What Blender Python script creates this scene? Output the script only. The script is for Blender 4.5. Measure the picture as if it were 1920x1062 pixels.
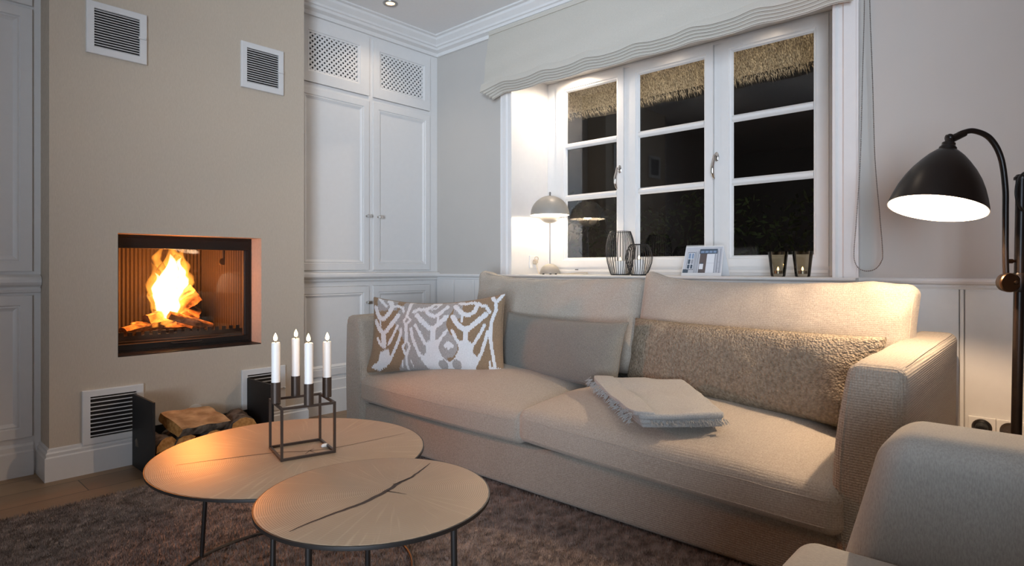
import bpy, math, random
import numpy as np
from mathutils import Vector, Matrix, noise

for o in list(bpy.data.objects):
    bpy.data.objects.remove(o)
SC = bpy.context.scene
COL = SC.collection
PI = math.pi
R_ = random.Random(7)


def S(r, g, b):
    f = lambda c: c / 12.92 if c <= .04045 else ((c + .055) / 1.055) ** 2.4
    return (f(r / 255), f(g / 255), f(b / 255), 1)


# ------------------------------------------------------------------ camera
HC = .87
YAW = math.atan2(1025, 1125)
cd = bpy.data.cameras.new('camera')
cd.sensor_width = 36
cd.lens = 36 * 1125 / 1920
cd.shift_y = -28 / 1920
cd.clip_start = .02
cam = bpy.data.objects.new('camera', cd)
COL.objects.link(cam)
cam.location = (0, 0, HC)
cam.rotation_euler = (PI / 2, 0, YAW - PI / 2)
SC.camera = cam

# ------------------------------------------------------------------ view, world, lights
SC.view_settings.view_transform = 'Standard'
SC.view_settings.look = 'None'
SC.view_settings.exposure = 0.4
SC.view_settings.gamma = 1
SC.view_settings.use_curve_mapping = False
W = bpy.data.worlds.new('night')
SC.world = W
W.use_nodes = True
W.node_tree.nodes['Background'].inputs[0].default_value = (.16, .15, .15, 1)
W.node_tree.nodes['Background'].inputs[1].default_value = .012


def light(name, kind, loc, power, color, size=.03, target=None, spot=None, blend=.5, size_y=None):
    d = bpy.data.lights.new(name, kind)
    d.energy = power
    d.color = color
    if kind == 'AREA':
        d.size = size
        if size_y:
            d.shape = 'RECTANGLE'
            d.size_y = size_y
    else:
        d.shadow_soft_size = size
    if kind == 'SPOT':
        d.spot_size = math.radians(spot)
        d.spot_blend = blend
    o = bpy.data.objects.new(name, d)
    COL.objects.link(o)
    o.location = loc
    if target is not None:
        o.rotation_euler = (Vector(target) - Vector(loc)).to_track_quat('-Z', 'Y').to_euler()
    return o


WARM = (1, .66, .40)
SOFTWARM = (1, .80, .60)
COOL = (.70, .83, 1)
light('cool_fill_light', 'AREA', (-2.12, -.6, 1.1), 46, COOL, 2.0, (2.7, 2.65, 1.9), size_y=1.8).data.spread = math.radians(60)  # added soft cool fill behind the viewer, brightens the whole room
light('fire_glow', 'POINT', (1.06, 3.245, .80), 40, (1, .27, .04), .10)
light('floor_lamp_bulb', 'POINT', (2.11, .27, 1.085), 25, (1, .70, .45), .028)
light('table_lamp_bulb', 'POINT', (2.93, 2.349, 1.236), 9, (1, .82, .62), .036)
for (x, y, p) in ((2.177, 2.974, 5), (1.1, 2.35, 4), (.1, 2.3, 2), (2.0, 1.1, 4), (.6, .5, 4)):
    light('ceiling_spot', 'SPOT', (x, y, 2.445), p, SOFTWARM, .03, (x, y, 0), 120, .9)
for y, p in ((2.25, 12), (1.61, .35), (1.07, .35)):
    light('soffit_spot', 'SPOT', (3.0, y, 2.085), p, SOFTWARM, .015, (2.98, y, 0), 170, .6)
light('eave_uplight', 'SPOT', (4.6, 1.9, .15), 170, (1, .88, .72), .1, (3.6, 1.9, 2.2), 120, .8)


# ------------------------------------------------------------------ materials
def nt(name):
    m = bpy.data.materials.new(name)
    m.use_nodes = True
    t = m.node_tree
    return m, t, t.nodes['Principled BSDF'], t.nodes, t.links


def plain(name, c, rough=.5, metal=0, spec=.5, coat=0, bump=0, bscale=60):
    m, t, b, N, L = nt(name)
    b.inputs['Base Color'].default_value = c
    b.inputs['Roughness'].default_value = rough
    b.inputs['Metallic'].default_value = metal
    b.inputs['Specular IOR Level'].default_value = spec
    b.inputs['Coat Weight'].default_value = coat
    tc = N.new('ShaderNodeTexCoord')
    nz = N.new('ShaderNodeTexNoise')
    nz.inputs['Scale'].default_value = bscale
    nz.inputs['Detail'].default_value = 4
    L.new(tc.outputs['Object'], nz.inputs['Vector'])
    mx = N.new('ShaderNodeMix')
    mx.data_type = 'RGBA'
    mx.inputs[0].default_value = 0
    k = .94
    mx.inputs[6].default_value = c
    mx.inputs[7].default_value = (c[0] * k, c[1] * k, c[2] * k, 1)
    L.new(nz.outputs['Fac'], mx.inputs[0])
    L.new(mx.outputs[2], b.inputs['Base Color'])
    if bump:
        bp = N.new('ShaderNodeBump')
        bp.inputs['Strength'].default_value = bump
        bp.inputs['Distance'].default_value = .002
        L.new(nz.outputs['Fac'], bp.inputs['Height'])
        L.new(bp.outputs[0], b.inputs['Normal'])
    return m


def emit(name, c, s):
    m, t, b, N, L = nt(name)
    N.remove(b)
    e = N.new('ShaderNodeEmission')
    e.inputs[0].default_value = c
    e.inputs[1].default_value = s
    L.new(e.outputs[0], N['Material Output'].inputs[0])
    return m


def fabric(name, c1, c2, pitch=.0032, bump=.6, nscale=(260, 260, 260), cover=.5, dist=.0015):
    """woven cloth: two crossing thread directions on every face, plus melange flecks"""
    m, t, b, N, L = nt(name)
    b.inputs['Roughness'].default_value = .92
    b.inputs['Specular IOR Level'].default_value = .15
    b.inputs['Sheen Weight'].default_value = .15
    tc = N.new('ShaderNodeTexCoord')
    sep = N.new('ShaderNodeSeparateXYZ')
    L.new(tc.outputs['Object'], sep.inputs[0])
    outs = []
    for i in range(3):
        mu = N.new('ShaderNodeMath')
        mu.operation = 'MULTIPLY'
        mu.inputs[1].default_value = 2 * PI / pitch
        L.new(sep.outputs[i], mu.inputs[0])
        sn = N.new('ShaderNodeMath')
        sn.operation = 'SINE'
        L.new(mu.outputs[0], sn.inputs[0])
        outs.append(sn)
    a1 = N.new('ShaderNodeMath')
    a1.operation = 'ADD'
    L.new(outs[0].outputs[0], a1.inputs[0])
    L.new(outs[1].outputs[0], a1.inputs[1])
    a2 = N.new('ShaderNodeMath')
    a2.operation = 'ADD'
    L.new(a1.outputs[0], a2.inputs[0])
    L.new(outs[2].outputs[0], a2.inputs[1])
    mp = N.new('ShaderNodeMapping')
    mp.inputs['Scale'].default_value = nscale
    L.new(tc.outputs['Object'], mp.inputs[0])
    nz = N.new('ShaderNodeTexNoise')
    nz.inputs['Scale'].default_value = 1
    nz.inputs['Detail'].default_value = 3
    L.new(mp.outputs[0], nz.inputs['Vector'])
    rp = N.new('ShaderNodeValToRGB')
    rp.color_ramp.elements[0].position = cover - .22
    rp.color_ramp.elements[1].position = cover + .22
    rp.color_ramp.elements[0].color = c2
    rp.color_ramp.elements[1].color = c1
    L.new(nz.outputs['Fac'], rp.inputs[0])
    L.new(rp.outputs[0], b.inputs['Base Color'])
    hm = N.new('ShaderNodeMath')
    hm.operation = 'MULTIPLY_ADD'
    hm.inputs[1].default_value = .25
    L.new(a2.outputs[0], hm.inputs[0])
    L.new(nz.outputs['Fac'], hm.inputs[2])
    bp = N.new('ShaderNodeBump')
    bp.inputs['Strength'].default_value = bump
    bp.inputs['Distance'].default_value = dist
    L.new(hm.outputs[0], bp.inputs['Height'])
    L.new(bp.outputs[0], b.inputs['Normal'])
    return m


def boucle(name, c1, c2):
    m, t, b, N, L = nt(name)
    b.inputs['Roughness'].default_value = .95
    b.inputs['Specular IOR Level'].default_value = .1
    tc = N.new('ShaderNodeTexCoord')
    v = N.new('ShaderNodeTexVoronoi')
    v.inputs['Scale'].default_value = 150
    L.new(tc.outputs['Object'], v.inputs['Vector'])
    nz = N.new('ShaderNodeTexNoise')
    nz.inputs['Scale'].default_value = 90
    nz.inputs['Detail'].default_value = 3
    L.new(tc.outputs['Object'], nz.inputs['Vector'])
    rp = N.new('ShaderNodeValToRGB')
    rp.color_ramp.elements[0].position = .3
    rp.color_ramp.elements[1].position = .7
    rp.color_ramp.elements[0].color = c2
    rp.color_ramp.elements[1].color = c1
    L.new(nz.outputs['Fac'], rp.inputs[0])
    L.new(rp.outputs[0], b.inputs['Base Color'])
    ad = N.new('ShaderNodeMath')
    ad.operation = 'SUBTRACT'
    L.new(nz.outputs['Fac'], ad.inputs[0])
    L.new(v.outputs['Distance'], ad.inputs[1])
    bp = N.new('ShaderNodeBump')
    bp.inputs['Strength'].default_value = .9
    bp.inputs['Distance'].default_value = .005
    L.new(ad.outputs[0], bp.inputs['Height'])
    L.new(bp.outputs[0], b.inputs['Normal'])
    return m


def glass(name, tint=(1, 1, 1, 1), ior=1.5):
    m, t, b, N, L = nt(name)
    N.remove(b)
    tr = N.new('ShaderNodeBsdfTransparent')
    tr.inputs[0].default_value = tint
    gl = N.new('ShaderNodeBsdfGlossy')
    gl.inputs['Roughness'].default_value = .02
    fr = N.new('ShaderNodeFresnel')
    fr.inputs[0].default_value = ior
    mx = N.new('ShaderNodeMixShader')
    L.new(fr.outputs[0], mx.inputs[0])
    L.new(tr.outputs[0], mx.inputs[1])
    L.new(gl.outputs[0], mx.inputs[2])
    L.new(mx.outputs[0], N['Material Output'].inputs[0])
    return m


def endgrain(name, pith):
    """slice of a trunk: year rings and rays around the pith (object space, metres)"""
    m, t, b, N, L = nt(name)
    b.inputs['Roughness'].default_value = .46
    b.inputs['Specular IOR Level'].default_value = .4
    tc = N.new('ShaderNodeTexCoord')
    sub = N.new('ShaderNodeVectorMath')
    sub.operation = 'SUBTRACT'
    sub.inputs[1].default_value = (pith[0], pith[1], 0)
    L.new(tc.outputs['Object'], sub.inputs[0])
    fl = N.new('ShaderNodeVectorMath')
    fl.operation = 'MULTIPLY'
    fl.inputs[1].default_value = (1, 1, 0)
    L.new(sub.outputs[0], fl.inputs[0])
    nz = N.new('ShaderNodeTexNoise')
    nz.inputs['Scale'].default_value = 5
    nz.inputs['Detail'].default_value = 3
    L.new(tc.outputs['Object'], nz.inputs['Vector'])
    ln = N.new('ShaderNodeVectorMath')
    ln.operation = 'LENGTH'
    L.new(fl.outputs[0], ln.inputs[0])
    ad = N.new('ShaderNodeMath')
    ad.operation = 'MULTIPLY_ADD'
    ad.inputs[1].default_value = .018
    L.new(nz.outputs['Fac'], ad.inputs[0])
    L.new(ln.outputs['Value'], ad.inputs[2])
    mu = N.new('ShaderNodeMath')
    mu.operation = 'MULTIPLY'
    mu.inputs[1].default_value = 2 * PI / .0040
    L.new(ad.outputs[0], mu.inputs[0])
    sn = N.new('ShaderNodeMath')
    sn.operation = 'SINE'
    L.new(mu.outputs[0], sn.inputs[0])
    # rays
    sp = N.new('ShaderNodeSeparateXYZ')
    L.new(fl.outputs[0], sp.inputs[0])
    at = N.new('ShaderNodeMath')
    at.operation = 'ARCTAN2'
    L.new(sp.outputs[1], at.inputs[0])
    L.new(sp.outputs[0], at.inputs[1])
    cb = N.new('ShaderNodeCombineXYZ')
    m1 = N.new('ShaderNodeMath')
    m1.operation = 'MULTIPLY'
    m1.inputs[1].default_value = 22
    L.new(at.outputs[0], m1.inputs[0])
    L.new(m1.outputs[0], cb.inputs[0])
    m2 = N.new('ShaderNodeMath')
    m2.operation = 'MULTIPLY'
    m2.inputs[1].default_value = 5
    L.new(ln.outputs['Value'], m2.inputs[0])
    L.new(m2.outputs[0], cb.inputs[1])
    n2 = N.new('ShaderNodeTexNoise')
    n2.inputs['Scale'].default_value = 1
    n2.inputs['Detail'].default_value = 2
    L.new(cb.outputs[0], n2.inputs['Vector'])
    r2 = N.new('ShaderNodeValToRGB')
    r2.color_ramp.elements[0].position = .58
    r2.color_ramp.elements[1].position = .72
    r2.color_ramp.elements[0].color = (0, 0, 0, 1)
    r2.color_ramp.elements[1].color = (1, 1, 1, 1)
    L.new(n2.outputs['Fac'], r2.inputs[0])
    c1 = N.new('ShaderNodeMix')
    c1.data_type = 'RGBA'
    c1.inputs[6].default_value = S(190, 168, 142)
    c1.inputs[7].default_value = S(150, 128, 105)
    mr = N.new('ShaderNodeMapRange')
    mr.inputs[1].default_value = -.2
    mr.inputs[2].default_value = 1
    mr.inputs[3].default_value = 0
    mr.inputs[4].default_value = .75
    L.new(sn.outputs[0], mr.inputs[0])
    L.new(mr.outputs[0], c1.inputs[0])
    c2 = N.new('ShaderNodeMix')
    c2.data_type = 'RGBA'
    c2.inputs[7].default_value = S(214, 194, 164)
    rm = N.new('ShaderNodeMath')
    rm.operation = 'MULTIPLY'
    rm.inputs[1].default_value = .4
    L.new(r2.outputs[0], rm.inputs[0])
    L.new(rm.outputs[0], c2.inputs[0])
    L.new(c1.outputs[2], c2.inputs[6])
    n3 = N.new('ShaderNodeTexNoise')
    n3.inputs['Scale'].default_value = 9
    L.new(tc.outputs['Object'], n3.inputs['Vector'])
    c3 = N.new('ShaderNodeMix')
    c3.data_type = 'RGBA'
    c3.blend_type = 'MULTIPLY'
    c3.inputs[7].default_value = (.80, .78, .76, 1)
    L.new(n3.outputs['Fac'], c3.inputs[0])
    L.new(c2.outputs[2], c3.inputs[6])
    L.new(c3.outputs[2], b.inputs['Base Color'])
    bp = N.new('ShaderNodeBump')
    bp.inputs['Strength'].default_value = .06
    bp.inputs['Distance'].default_value = .001
    L.new(sn.outputs[0], bp.inputs['Height'])
    L.new(bp.outputs[0], b.inputs['Normal'])
    return m


def noisy(name, c1, c2, scale=(20, 20, 20), rough=.8, bump=.5, dist=.004, detail=6, lo=.35, hi=.65):
    m, t, b, N, L = nt(name)
    b.inputs['Roughness'].default_value = rough
    b.inputs['Specular IOR Level'].default_value = .25
    tc = N.new('ShaderNodeTexCoord')
    mp = N.new('ShaderNodeMapping')
    mp.inputs['Scale'].default_value = scale
    L.new(tc.outputs['Object'], mp.inputs[0])
    nz = N.new('ShaderNodeTexNoise')
    nz.inputs['Scale'].default_value = 1
    nz.inputs['Detail'].default_value = detail
    L.new(mp.outputs[0], nz.inputs['Vector'])
    rp = N.new('ShaderNodeValToRGB')
    rp.color_ramp.elements[0].position = lo
    rp.color_ramp.elements[1].position = hi
    rp.color_ramp.elements[0].color = c2
    rp.color_ramp.elements[1].color = c1
    L.new(nz.outputs['Fac'], rp.inputs[0])
    L.new(rp.outputs[0], b.inputs['Base Color'])
    bp = N.new('ShaderNodeBump')
    bp.inputs['Strength'].default_value = bump
    bp.inputs['Distance'].default_value = dist
    L.new(nz.outputs['Fac'], bp.inputs['Height'])
    L.new(bp.outputs[0], b.inputs['Normal'])
    return m


def floor_mat():
    m, t, b, N, L = nt('stone floor planks')
    b.inputs['Roughness'].default_value = .45
    tc = N.new('ShaderNodeTexCoord')
    br = N.new('ShaderNodeTexBrick')
    br.inputs['Scale'].default_value = 1
    br.inputs['Brick Width'].default_value = .62
    br.inputs['Row Height'].default_value = .165
    br.inputs['Mortar Size'].default_value = .002
    br.inputs['Color1'].default_value = S(166, 140, 110)
    br.inputs['Color2'].default_value = S(138, 114, 90)
    br.inputs['Mortar'].default_value = S(70, 58, 46)
    L.new(tc.outputs['Object'], br.inputs['Vector'])
    mp = N.new('ShaderNodeMapping')
    mp.inputs['Scale'].default_value = (4, 14, 8)
    L.new(tc.outputs['Object'], mp.inputs[0])
    nz = N.new('ShaderNodeTexNoise')
    nz.inputs['Scale'].default_value = 1
    nz.inputs['Detail'].default_value = 6
    L.new(mp.outputs[0], nz.inputs['Vector'])
    mx = N.new('ShaderNodeMix')
    mx.data_type = 'RGBA'
    mx.blend_type = 'MULTIPLY'
    mx.inputs[7].default_value = (.65, .6, .55, 1)
    L.new(nz.outputs['Fac'], mx.inputs[0])
    L.new(br.outputs[0], mx.inputs[6])
    L.new(mx.outputs[2], b.inputs['Base Color'])
    return m


def flame_vol(name, c, s):
    m, t, b, N, L = nt(name)
    N.remove(b)
    e = N.new('ShaderNodeEmission')
    e.inputs[0].default_value = c
    e.inputs[1].default_value = s
    L.new(e.outputs[0], N['Material Output'].inputs['Volume'])
    return m


M = dict(
    white=plain('white satin paint', S(226, 224, 221), .38, bump=.05, bscale=30),
    ceil=plain('ceiling paint', S(236, 234, 232), .8),
    wall=noisy('beige woven wallpaper', S(202, 188, 170), S(194, 180, 162), (700, 60, 60), .85, .25, .001, 3),
    wallg=plain('pale greige wall paint', S(192, 187, 180), .85, bscale=5),
    floor=floor_mat(),
    sofa=fabric('sand basket weave', S(177, 168, 155), S(147, 138, 125), .0066, .75, (240, 240, 240), dist=.0022),
    cushion=fabric('sand cushion weave', S(181, 172, 160), S(154, 145, 132), .0064, .35, (240, 240, 240), dist=.0018),
    lumbar=fabric('grey felted wool', S(132, 131, 124), S(104, 103, 98), .0040, .5, (300, 300, 300), dist=.002),
    boucle=boucle('taupe boucle', S(158, 147, 130), S(124, 113, 98)),
    chair=fabric('light grey melange', S(170, 168, 161), S(148, 146, 140), .0022, .2, (420, 420, 130), .45),
    chairseat=fabric('light grey melange flat', S(170, 168, 161), S(150, 148, 142), .0022, .2, (420, 130, 420), .45),
    throw=fabric('pale grey wool', S(172, 172, 169), S(148, 148, 145), .004, .4, (260, 260, 260)),
    linen=noisy('natural linen', S(206, 200, 188), S(186, 180, 168), (400, 700, 700), .9, .3, .001, 4),
    charwood=noisy('scorched wood', S(146, 112, 78), S(52, 36, 26), (26, 26, 26), .9, .8, .006, 7, .34, .62),
    charbark=noisy('scorched bark', S(112, 88, 64), S(30, 22, 18), (30, 30, 30), .95, 1.0, .008, 7, .36, .64),
    wallplate=plain('pale grey socket cover', S(206, 200, 192), .6),
    fold_shade=plain('taupe fold shade', S(128, 116, 102), .9),  # darker tone for the painted shadow lines between the blind's folds
    ikat_white=fabric('ikat white yarn', S(222, 224, 226), S(202, 205, 208), .003, .35),
    ikat_tan=fabric('ikat tan yarn', S(150, 128, 104), S(126, 106, 84), .003, .35),
    ikat_grey=fabric('ikat grey yarn', S(172, 170, 168), S(140, 138, 136), .003, .35),
    rug=noisy('brown grey rug pile', S(168, 154, 146), S(90, 78, 72), (26, 40, 40), .95, .3, .002, 9, .28, .70),
    dark=plain('bronze brown metal', S(74, 62, 54), .42, .5),
    legs=plain('black brown steel', S(40, 35, 32), .45, .3),
    black=plain('black powder coat', S(20, 20, 21), .6),
    bronze=plain('dark bronze lacquer', S(24, 18, 15), .34, 0, .28, 0),
    brass=plain('aged brass', S(84, 66, 52), .35, 1),
    shade_in=plain('white enamel', S(250, 246, 238), .5),
    stone=plain('warm grey lacquer', S(158, 152, 142), .4),
    chrome=plain('chrome', S(215, 213, 210), .12, 1),
    steel=plain('brushed steel', S(150, 146, 142), .3, 1),
    wax=plain('white wax', S(238, 234, 228), .45),
    wick=plain('charred wick', S(30, 24, 22), .9),
    wood=noisy('split birch wood', S(196, 162, 122), S(152, 118, 82), (14, 14, 60), .8, .5, .003, 5),
    endw=noisy('sawn wood end', S(200, 146, 84), S(160, 108, 56), (60, 60, 60), .8, .4, .002, 5),
    bark=noisy('grey bark', S(128, 118, 106), S(46, 38, 32), (34, 34, 16), .95, 1.0, .01, 8, .3, .7),
    liner=plain('fire brick liner', S(31, 23, 18), .9),
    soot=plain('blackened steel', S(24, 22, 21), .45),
    glass=glass('clear glass'),
    smoke=glass('smoky olive glass', (.80, .78, .72, 1)),
    paper=plain('white paper', S(226, 226, 226), .7),
    plastic=plain('white plastic', S(232, 230, 226), .35),
    blackplastic=plain('black plastic', S(22, 22, 22), .35),
    cordm=plain('pale textile cord', S(196, 182, 160), .7),
    thatch=noisy('straw reed', S(216, 198, 164), S(108, 90, 66), (90, 160, 60), .9, .3, .003, 3, .38, .62),
    leaf=noisy('night hedge leaves', S(66, 78, 42), S(26, 34, 20), (9, 9, 9), .6, .2, .002, 3),
    soil=noisy('garden soil', S(60, 56, 42), S(36, 36, 26), (6, 6, 6), .95, .3, .01),
    glow=emit('lamp glow', (1, .62, .28, 1), 5),
    bulb=emit('lit bulb', (1, .86, .66, 1), 40),
    ringm=plain('brushed nickel', S(170, 166, 162), .35, .8),
    candleflame=emit('candle flame', (1, .72, .34, 1), 9),
    tinyflame=emit('tea light flame', (1, .66, .26, 1), 6),
    fl_out=flame_vol('flame orange', (1, .34, .04, 1), 26),
    fl_in=flame_vol('flame yellow', (1, .66, .28, 1), 170),
    p_wall=plain('print pale wall', S(196, 198, 204), .7),
    p_dark=plain('print dark frame', S(70, 84, 98), .7),
    p_door=plain('print brown doorway', S(96, 86, 84), .7),
    p_white=plain('print white', S(224, 227, 232), .7),
    p_mid=plain('print grey line', S(150, 154, 162), .7),
    p_blue=plain('print blue pane', S(128, 150, 178), .7),
    crack=plain('dark crack', S(58, 48, 44), .7),
)
M['big_wood'] = endgrain('big trunk slice', (.02, -.04))
M['small_wood'] = endgrain('small trunk slice', (.039, -.009))


# ------------------------------------------------------------------ mesh helpers
class MB:
    def __init__(s):
        s.v = []
        s.f = []
        s.m = []
        s.sm = []

    def vert(s, p):
        s.v.append(tuple(p))
        return len(s.v) - 1

    def face(s, idx, mi=0, smooth=True):
        s.f.append(tuple(idx))
        s.m.append(mi)
        s.sm.append(smooth)

    def box(s, x0, x1, y0, y1, z0, z1, mi=0, T=None):
        b = len(s.v)
        for z in (z0, z1):
            for (x, y) in ((x0, y0), (x1, y0), (x1, y1), (x0, y1)):
                p = Vector((x, y, z))
                s.v.append(tuple(T @ p if T else p))
        for q in ((3, 2, 1, 0), (4, 5, 6, 7), (0, 1, 5, 4), (1, 2, 6, 5), (2, 3, 7, 6), (3, 0, 4, 7)):
            s.face([b + i for i in q], mi, False)
        return s

    def loft(s, rings, closed=True, cap0=False, cap1=False, mi=0, smooth=True):
        base = []
        for r in rings:
            base.append(len(s.v))
            s.v.extend(tuple(p) for p in r)
        n = len(rings[0])
        for a, b in zip(base, base[1:]):
            for i in range(n if closed else n - 1):
                j = (i + 1) % n
                s.face((a + i, a + j, b + j, b + i), mi, smooth)
        if cap0:
            s.face([base[0] + i for i in reversed(range(n))], mi, False)
        if cap1:
            s.face([base[-1] + i for i in range(n)], mi, False)
        return s

    def tube(s, pts, r, seg=10, closed=False, mi=0, cap=True):
        P = [Vector(p) for p in pts]
        n = len(P)
        rr = r if isinstance(r, (list, tuple)) else [r] * n
        rings = []
        nrm = None
        for i in range(n):
            a = P[i - 1] if (i > 0 or closed) else P[i]
            b = P[(i + 1) % n] if (i < n - 1 or closed) else P[i]
            t = (b - a).normalized()
            if nrm is None:
                nrm = t.orthogonal().normalized()
            nrm = (nrm - t * nrm.dot(t)).normalized()
            bn = t.cross(nrm)
            rings.append([P[i] + (nrm * math.cos(2 * PI * k / seg) + bn * math.sin(2 * PI * k / seg)) * rr[i] for k in range(seg)])
        if closed:
            rings.append(rings[0])
            return s.loft(rings, True, False, False, mi)
        return s.loft(rings, True, cap, cap, mi)

    def lathe(s, prof, c=(0, 0, 0), seg=32, ex=(1, 0, 0), ey=(0, 1, 0), ez=(0, 0, 1), mi=0, smooth=True, mis=None):
        c, ex, ey, ez = Vector(c), Vector(ex), Vector(ey), Vector(ez)
        rings = [[c + ez * z + (ex * math.cos(2 * PI * k / seg) + ey * math.sin(2 * PI * k / seg)) * max(r, 1e-5) for k in range(seg)] for (r, z) in prof]
        f0 = len(s.f)
        s.loft(rings, True, False, False, mi, smooth)
        if mis:
            for j in range(len(prof) - 1):
                for k in range(seg):
                    s.m[f0 + j * seg + k] = mis[j]
        return s

    def ball(s, c, r, seg=16, rings=10, mi=0, sz=1):
        return s.lathe([(r * math.sin(PI * i / rings), -r * sz * math.cos(PI * i / rings)) for i in range(rings + 1)], c, seg, mi=mi)

    def extrude(s, poly, a, b, mi=0, smooth=False):
        """poly: list of 3D offsets; a,b: 3D positions"""
        a, b = Vector(a), Vector(b)
        return s.loft([[a + Vector(p) for p in poly], [b + Vector(p) for p in poly]], True, True, True, mi, smooth)

    def build(s, name, mats, parent=None, bevel=0, seg=2, angle=35, sub=0):
        if not isinstance(mats, (list, tuple)):
            mats = [mats]
        off = Vector(parent['_o']) if parent is not None else Vector((0, 0, 0))
        me = bpy.data.meshes.new(name)
        V = np.array(s.v, dtype=float) - np.array(off)
        me.from_pydata(V.tolist(), [], s.f)
        for mt in mats:
            me.materials.append(mt)
        me.polygons.foreach_set('material_index', s.m)
        me.polygons.foreach_set('use_smooth', s.sm)
        me.validate()
        me.update()
        if any(s.sm):
            me.set_sharp_from_angle(angle=math.radians(angle))
        o = bpy.data.objects.new(name, me)
        COL.objects.link(o)
        if parent is not None:
            o.parent = parent
            o['_o'] = list(off)
        if bevel:
            md = o.modifiers.new('bevel', 'BEVEL')
            md.width = bevel
            md.segments = seg
            md.limit_method = 'ANGLE'
            md.angle_limit = math.radians(40)
        return o


def thing(name, loc, label, cat, group=None):
    o = bpy.data.objects.new(name, None)
    o.empty_display_size = .05
    COL.objects.link(o)
    o.location = loc
    o['_o'] = list(loc)
    o['label'] = label
    o['category'] = cat
    if group:
        o['group'] = group
    return o


def tag(o, label, cat, group=None):
    o['label'] = label
    o['category'] = cat
    if group:
        o['group'] = group
    return o


def struct(o, label=None, cat=None):
    o['kind'] = 'structure'
    if label:
        o['label'] = label
    if cat:
        o['category'] = cat
    return o


def sroot(name, loc, label, cat):
    o = thing(name, loc, label, cat)
    o['kind'] = 'structure'
    return o


def corner_vals(h, r, m, n):
    a = [-(h - r) + 2 * (h - r) * i / m for i in range(m + 1)]
    c = [(h - r) + r * math.tan(math.radians(45 * k / n)) for k in range(1, n + 1)]
    return [-x for x in reversed(c)] + a + c


def rbox(mb, c, size, r, m=(6, 6, 6), n=4, deform=None, T=None, mi=0):
    """rounded box; deform gets the local point and returns a local point; T places it"""
    h = [x / 2 for x in size]
    c = Vector(c)
    vals = [corner_vals(h[i], r, m[i], n) for i in range(3)]
    key = {}

    def pt(q):
        inner = Vector([max(-(h[i] - r), min(h[i] - r, q[i])) for i in range(3)])
        d = Vector(q) - inner
        p = inner + d.normalized() * r if d.length > 1e-9 else inner
        return p

    def final(q):
        p = pt(q)
        if deform:
            p = deform(p)
        return (T @ p if T else p) + c

    def idx(q):
        k = (round(q[0], 6), round(q[1], 6), round(q[2], 6))
        if k not in key:
            key[k] = mb.vert(final(q))
        return key[k]
    for ax in range(3):
        u, w = (ax + 1) % 3, (ax + 2) % 3
        for sgn in (-1, 1):
            A, B = vals[u], vals[w]
            for i in range(len(A) - 1):
                for j in range(len(B) - 1):
                    qs = []
                    for (ii, jj) in ((i, j), (i + 1, j), (i + 1, j + 1), (i, j + 1)):
                        q = [0, 0, 0]
                        q[ax] = sgn * h[ax]
                        q[u] = A[ii]
                        q[w] = B[jj]
                        qs.append(idx(q))
                    if sgn < 0:
                        qs.reverse()
                    mb.face(qs, mi, True)
    return final


def frame_T(origin, ex, ey, ez):
    m = Matrix.Identity(4)
    for i, e in enumerate((ex, ey, ez)):
        for k in range(3):
            m[k][i] = e[k]
    for k in range(3):
        m[k][3] = origin[k]
    return m


def pillow(mb, T, w, h, th, nx=40, ny=26, pinch=.06, edge=.006, wr=.004, seed=0, mifn=None, ear=.0, corner=3.0, top=0, flare=0):
    """two sewn sheets: local x width (-w/2..w/2), y height 0..h, z thickness"""
    def P(i, j, side):
        s = -1 + 2 * i / nx
        t = -1 + 2 * j / ny
        x = s * w / 2 * (1 - pinch * (1 - t * t) * .55)
        y = t * h / 2 * (1 - pinch * (1 - s * s))
        if t > 0:
            y -= top * t * (1 - s * s)
        if t < 0 and s < 0:
            x -= flare * (t * s) ** 3
        f = max(0, (1 - abs(s) ** corner)) ** .55 * max(0, (1 - abs(t) ** corner)) ** .55
        n1 = noise.noise(Vector((x * 9 + seed, y * 9, side * 3.1)))
        n2 = noise.noise(Vector((x * 26 + seed, y * 26, side * 5.3)))
        crease = math.exp(-((1 - abs(s)) / .25) ** 2) * math.sin(t * 9 + s * 3 + seed) * .35 + math.exp(-((1 - abs(t)) / .25) ** 2) * math.sin(s * 13 + seed * 2) * .35
        z = side * (edge + (th / 2 - edge) * f) + (n1 * wr + n2 * wr * .35 + crease * wr) * min(1, f * 2)
        x += s * ear * abs(s) ** 6 * abs(t) ** 6
        y += t * ear * abs(s) ** 6 * abs(t) ** 6
        return T @ Vector((x, y + h / 2, z))
    ids = {}
    for side in (1, -1):
        for i in range(nx + 1):
            for j in range(ny + 1):
                ids[(i, j, side)] = mb.vert(P(i, j, side))
    for i in range(nx):
        for j in range(ny):
            mi = mifn((i + .5) / nx, (j + .5) / ny) if mifn else 0
            mb.face((ids[i, j, 1], ids[i + 1, j, 1], ids[i + 1, j + 1, 1], ids[i, j + 1, 1]), mi)
            mb.face((ids[i, j, -1], ids[i, j + 1, -1], ids[i + 1, j + 1, -1], ids[i + 1, j, -1]), 1 if mifn else 0)
    loop = [(i, 0) for i in range(nx)] + [(nx, j) for j in range(ny)] + [(i, ny) for i in range(nx, 0, -1)] + [(0, j) for j in range(ny, 0, -1)]
    for a, b in zip(loop, loop[1:] + loop[:1]):
        mb.face((ids[a + (-1,)], ids[b + (-1,)], ids[b + (1,)], ids[a + (1,)]), 1 if mifn else 0)
    mid = [tuple((Vector(mb.v[ids[a + (1,)]]) + Vector(mb.v[ids[a + (-1,)]])) / 2) for a in loop]
    return mid


def arc(c, r, a0, a1, n, plane='xz', y=0):
    out = []
    for i in range(n + 1):
        a = a0 + (a1 - a0) * i / n
        out.append((c[0] + r * math.cos(a), y, c[1] + r * math.sin(a)))
    return out


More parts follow.
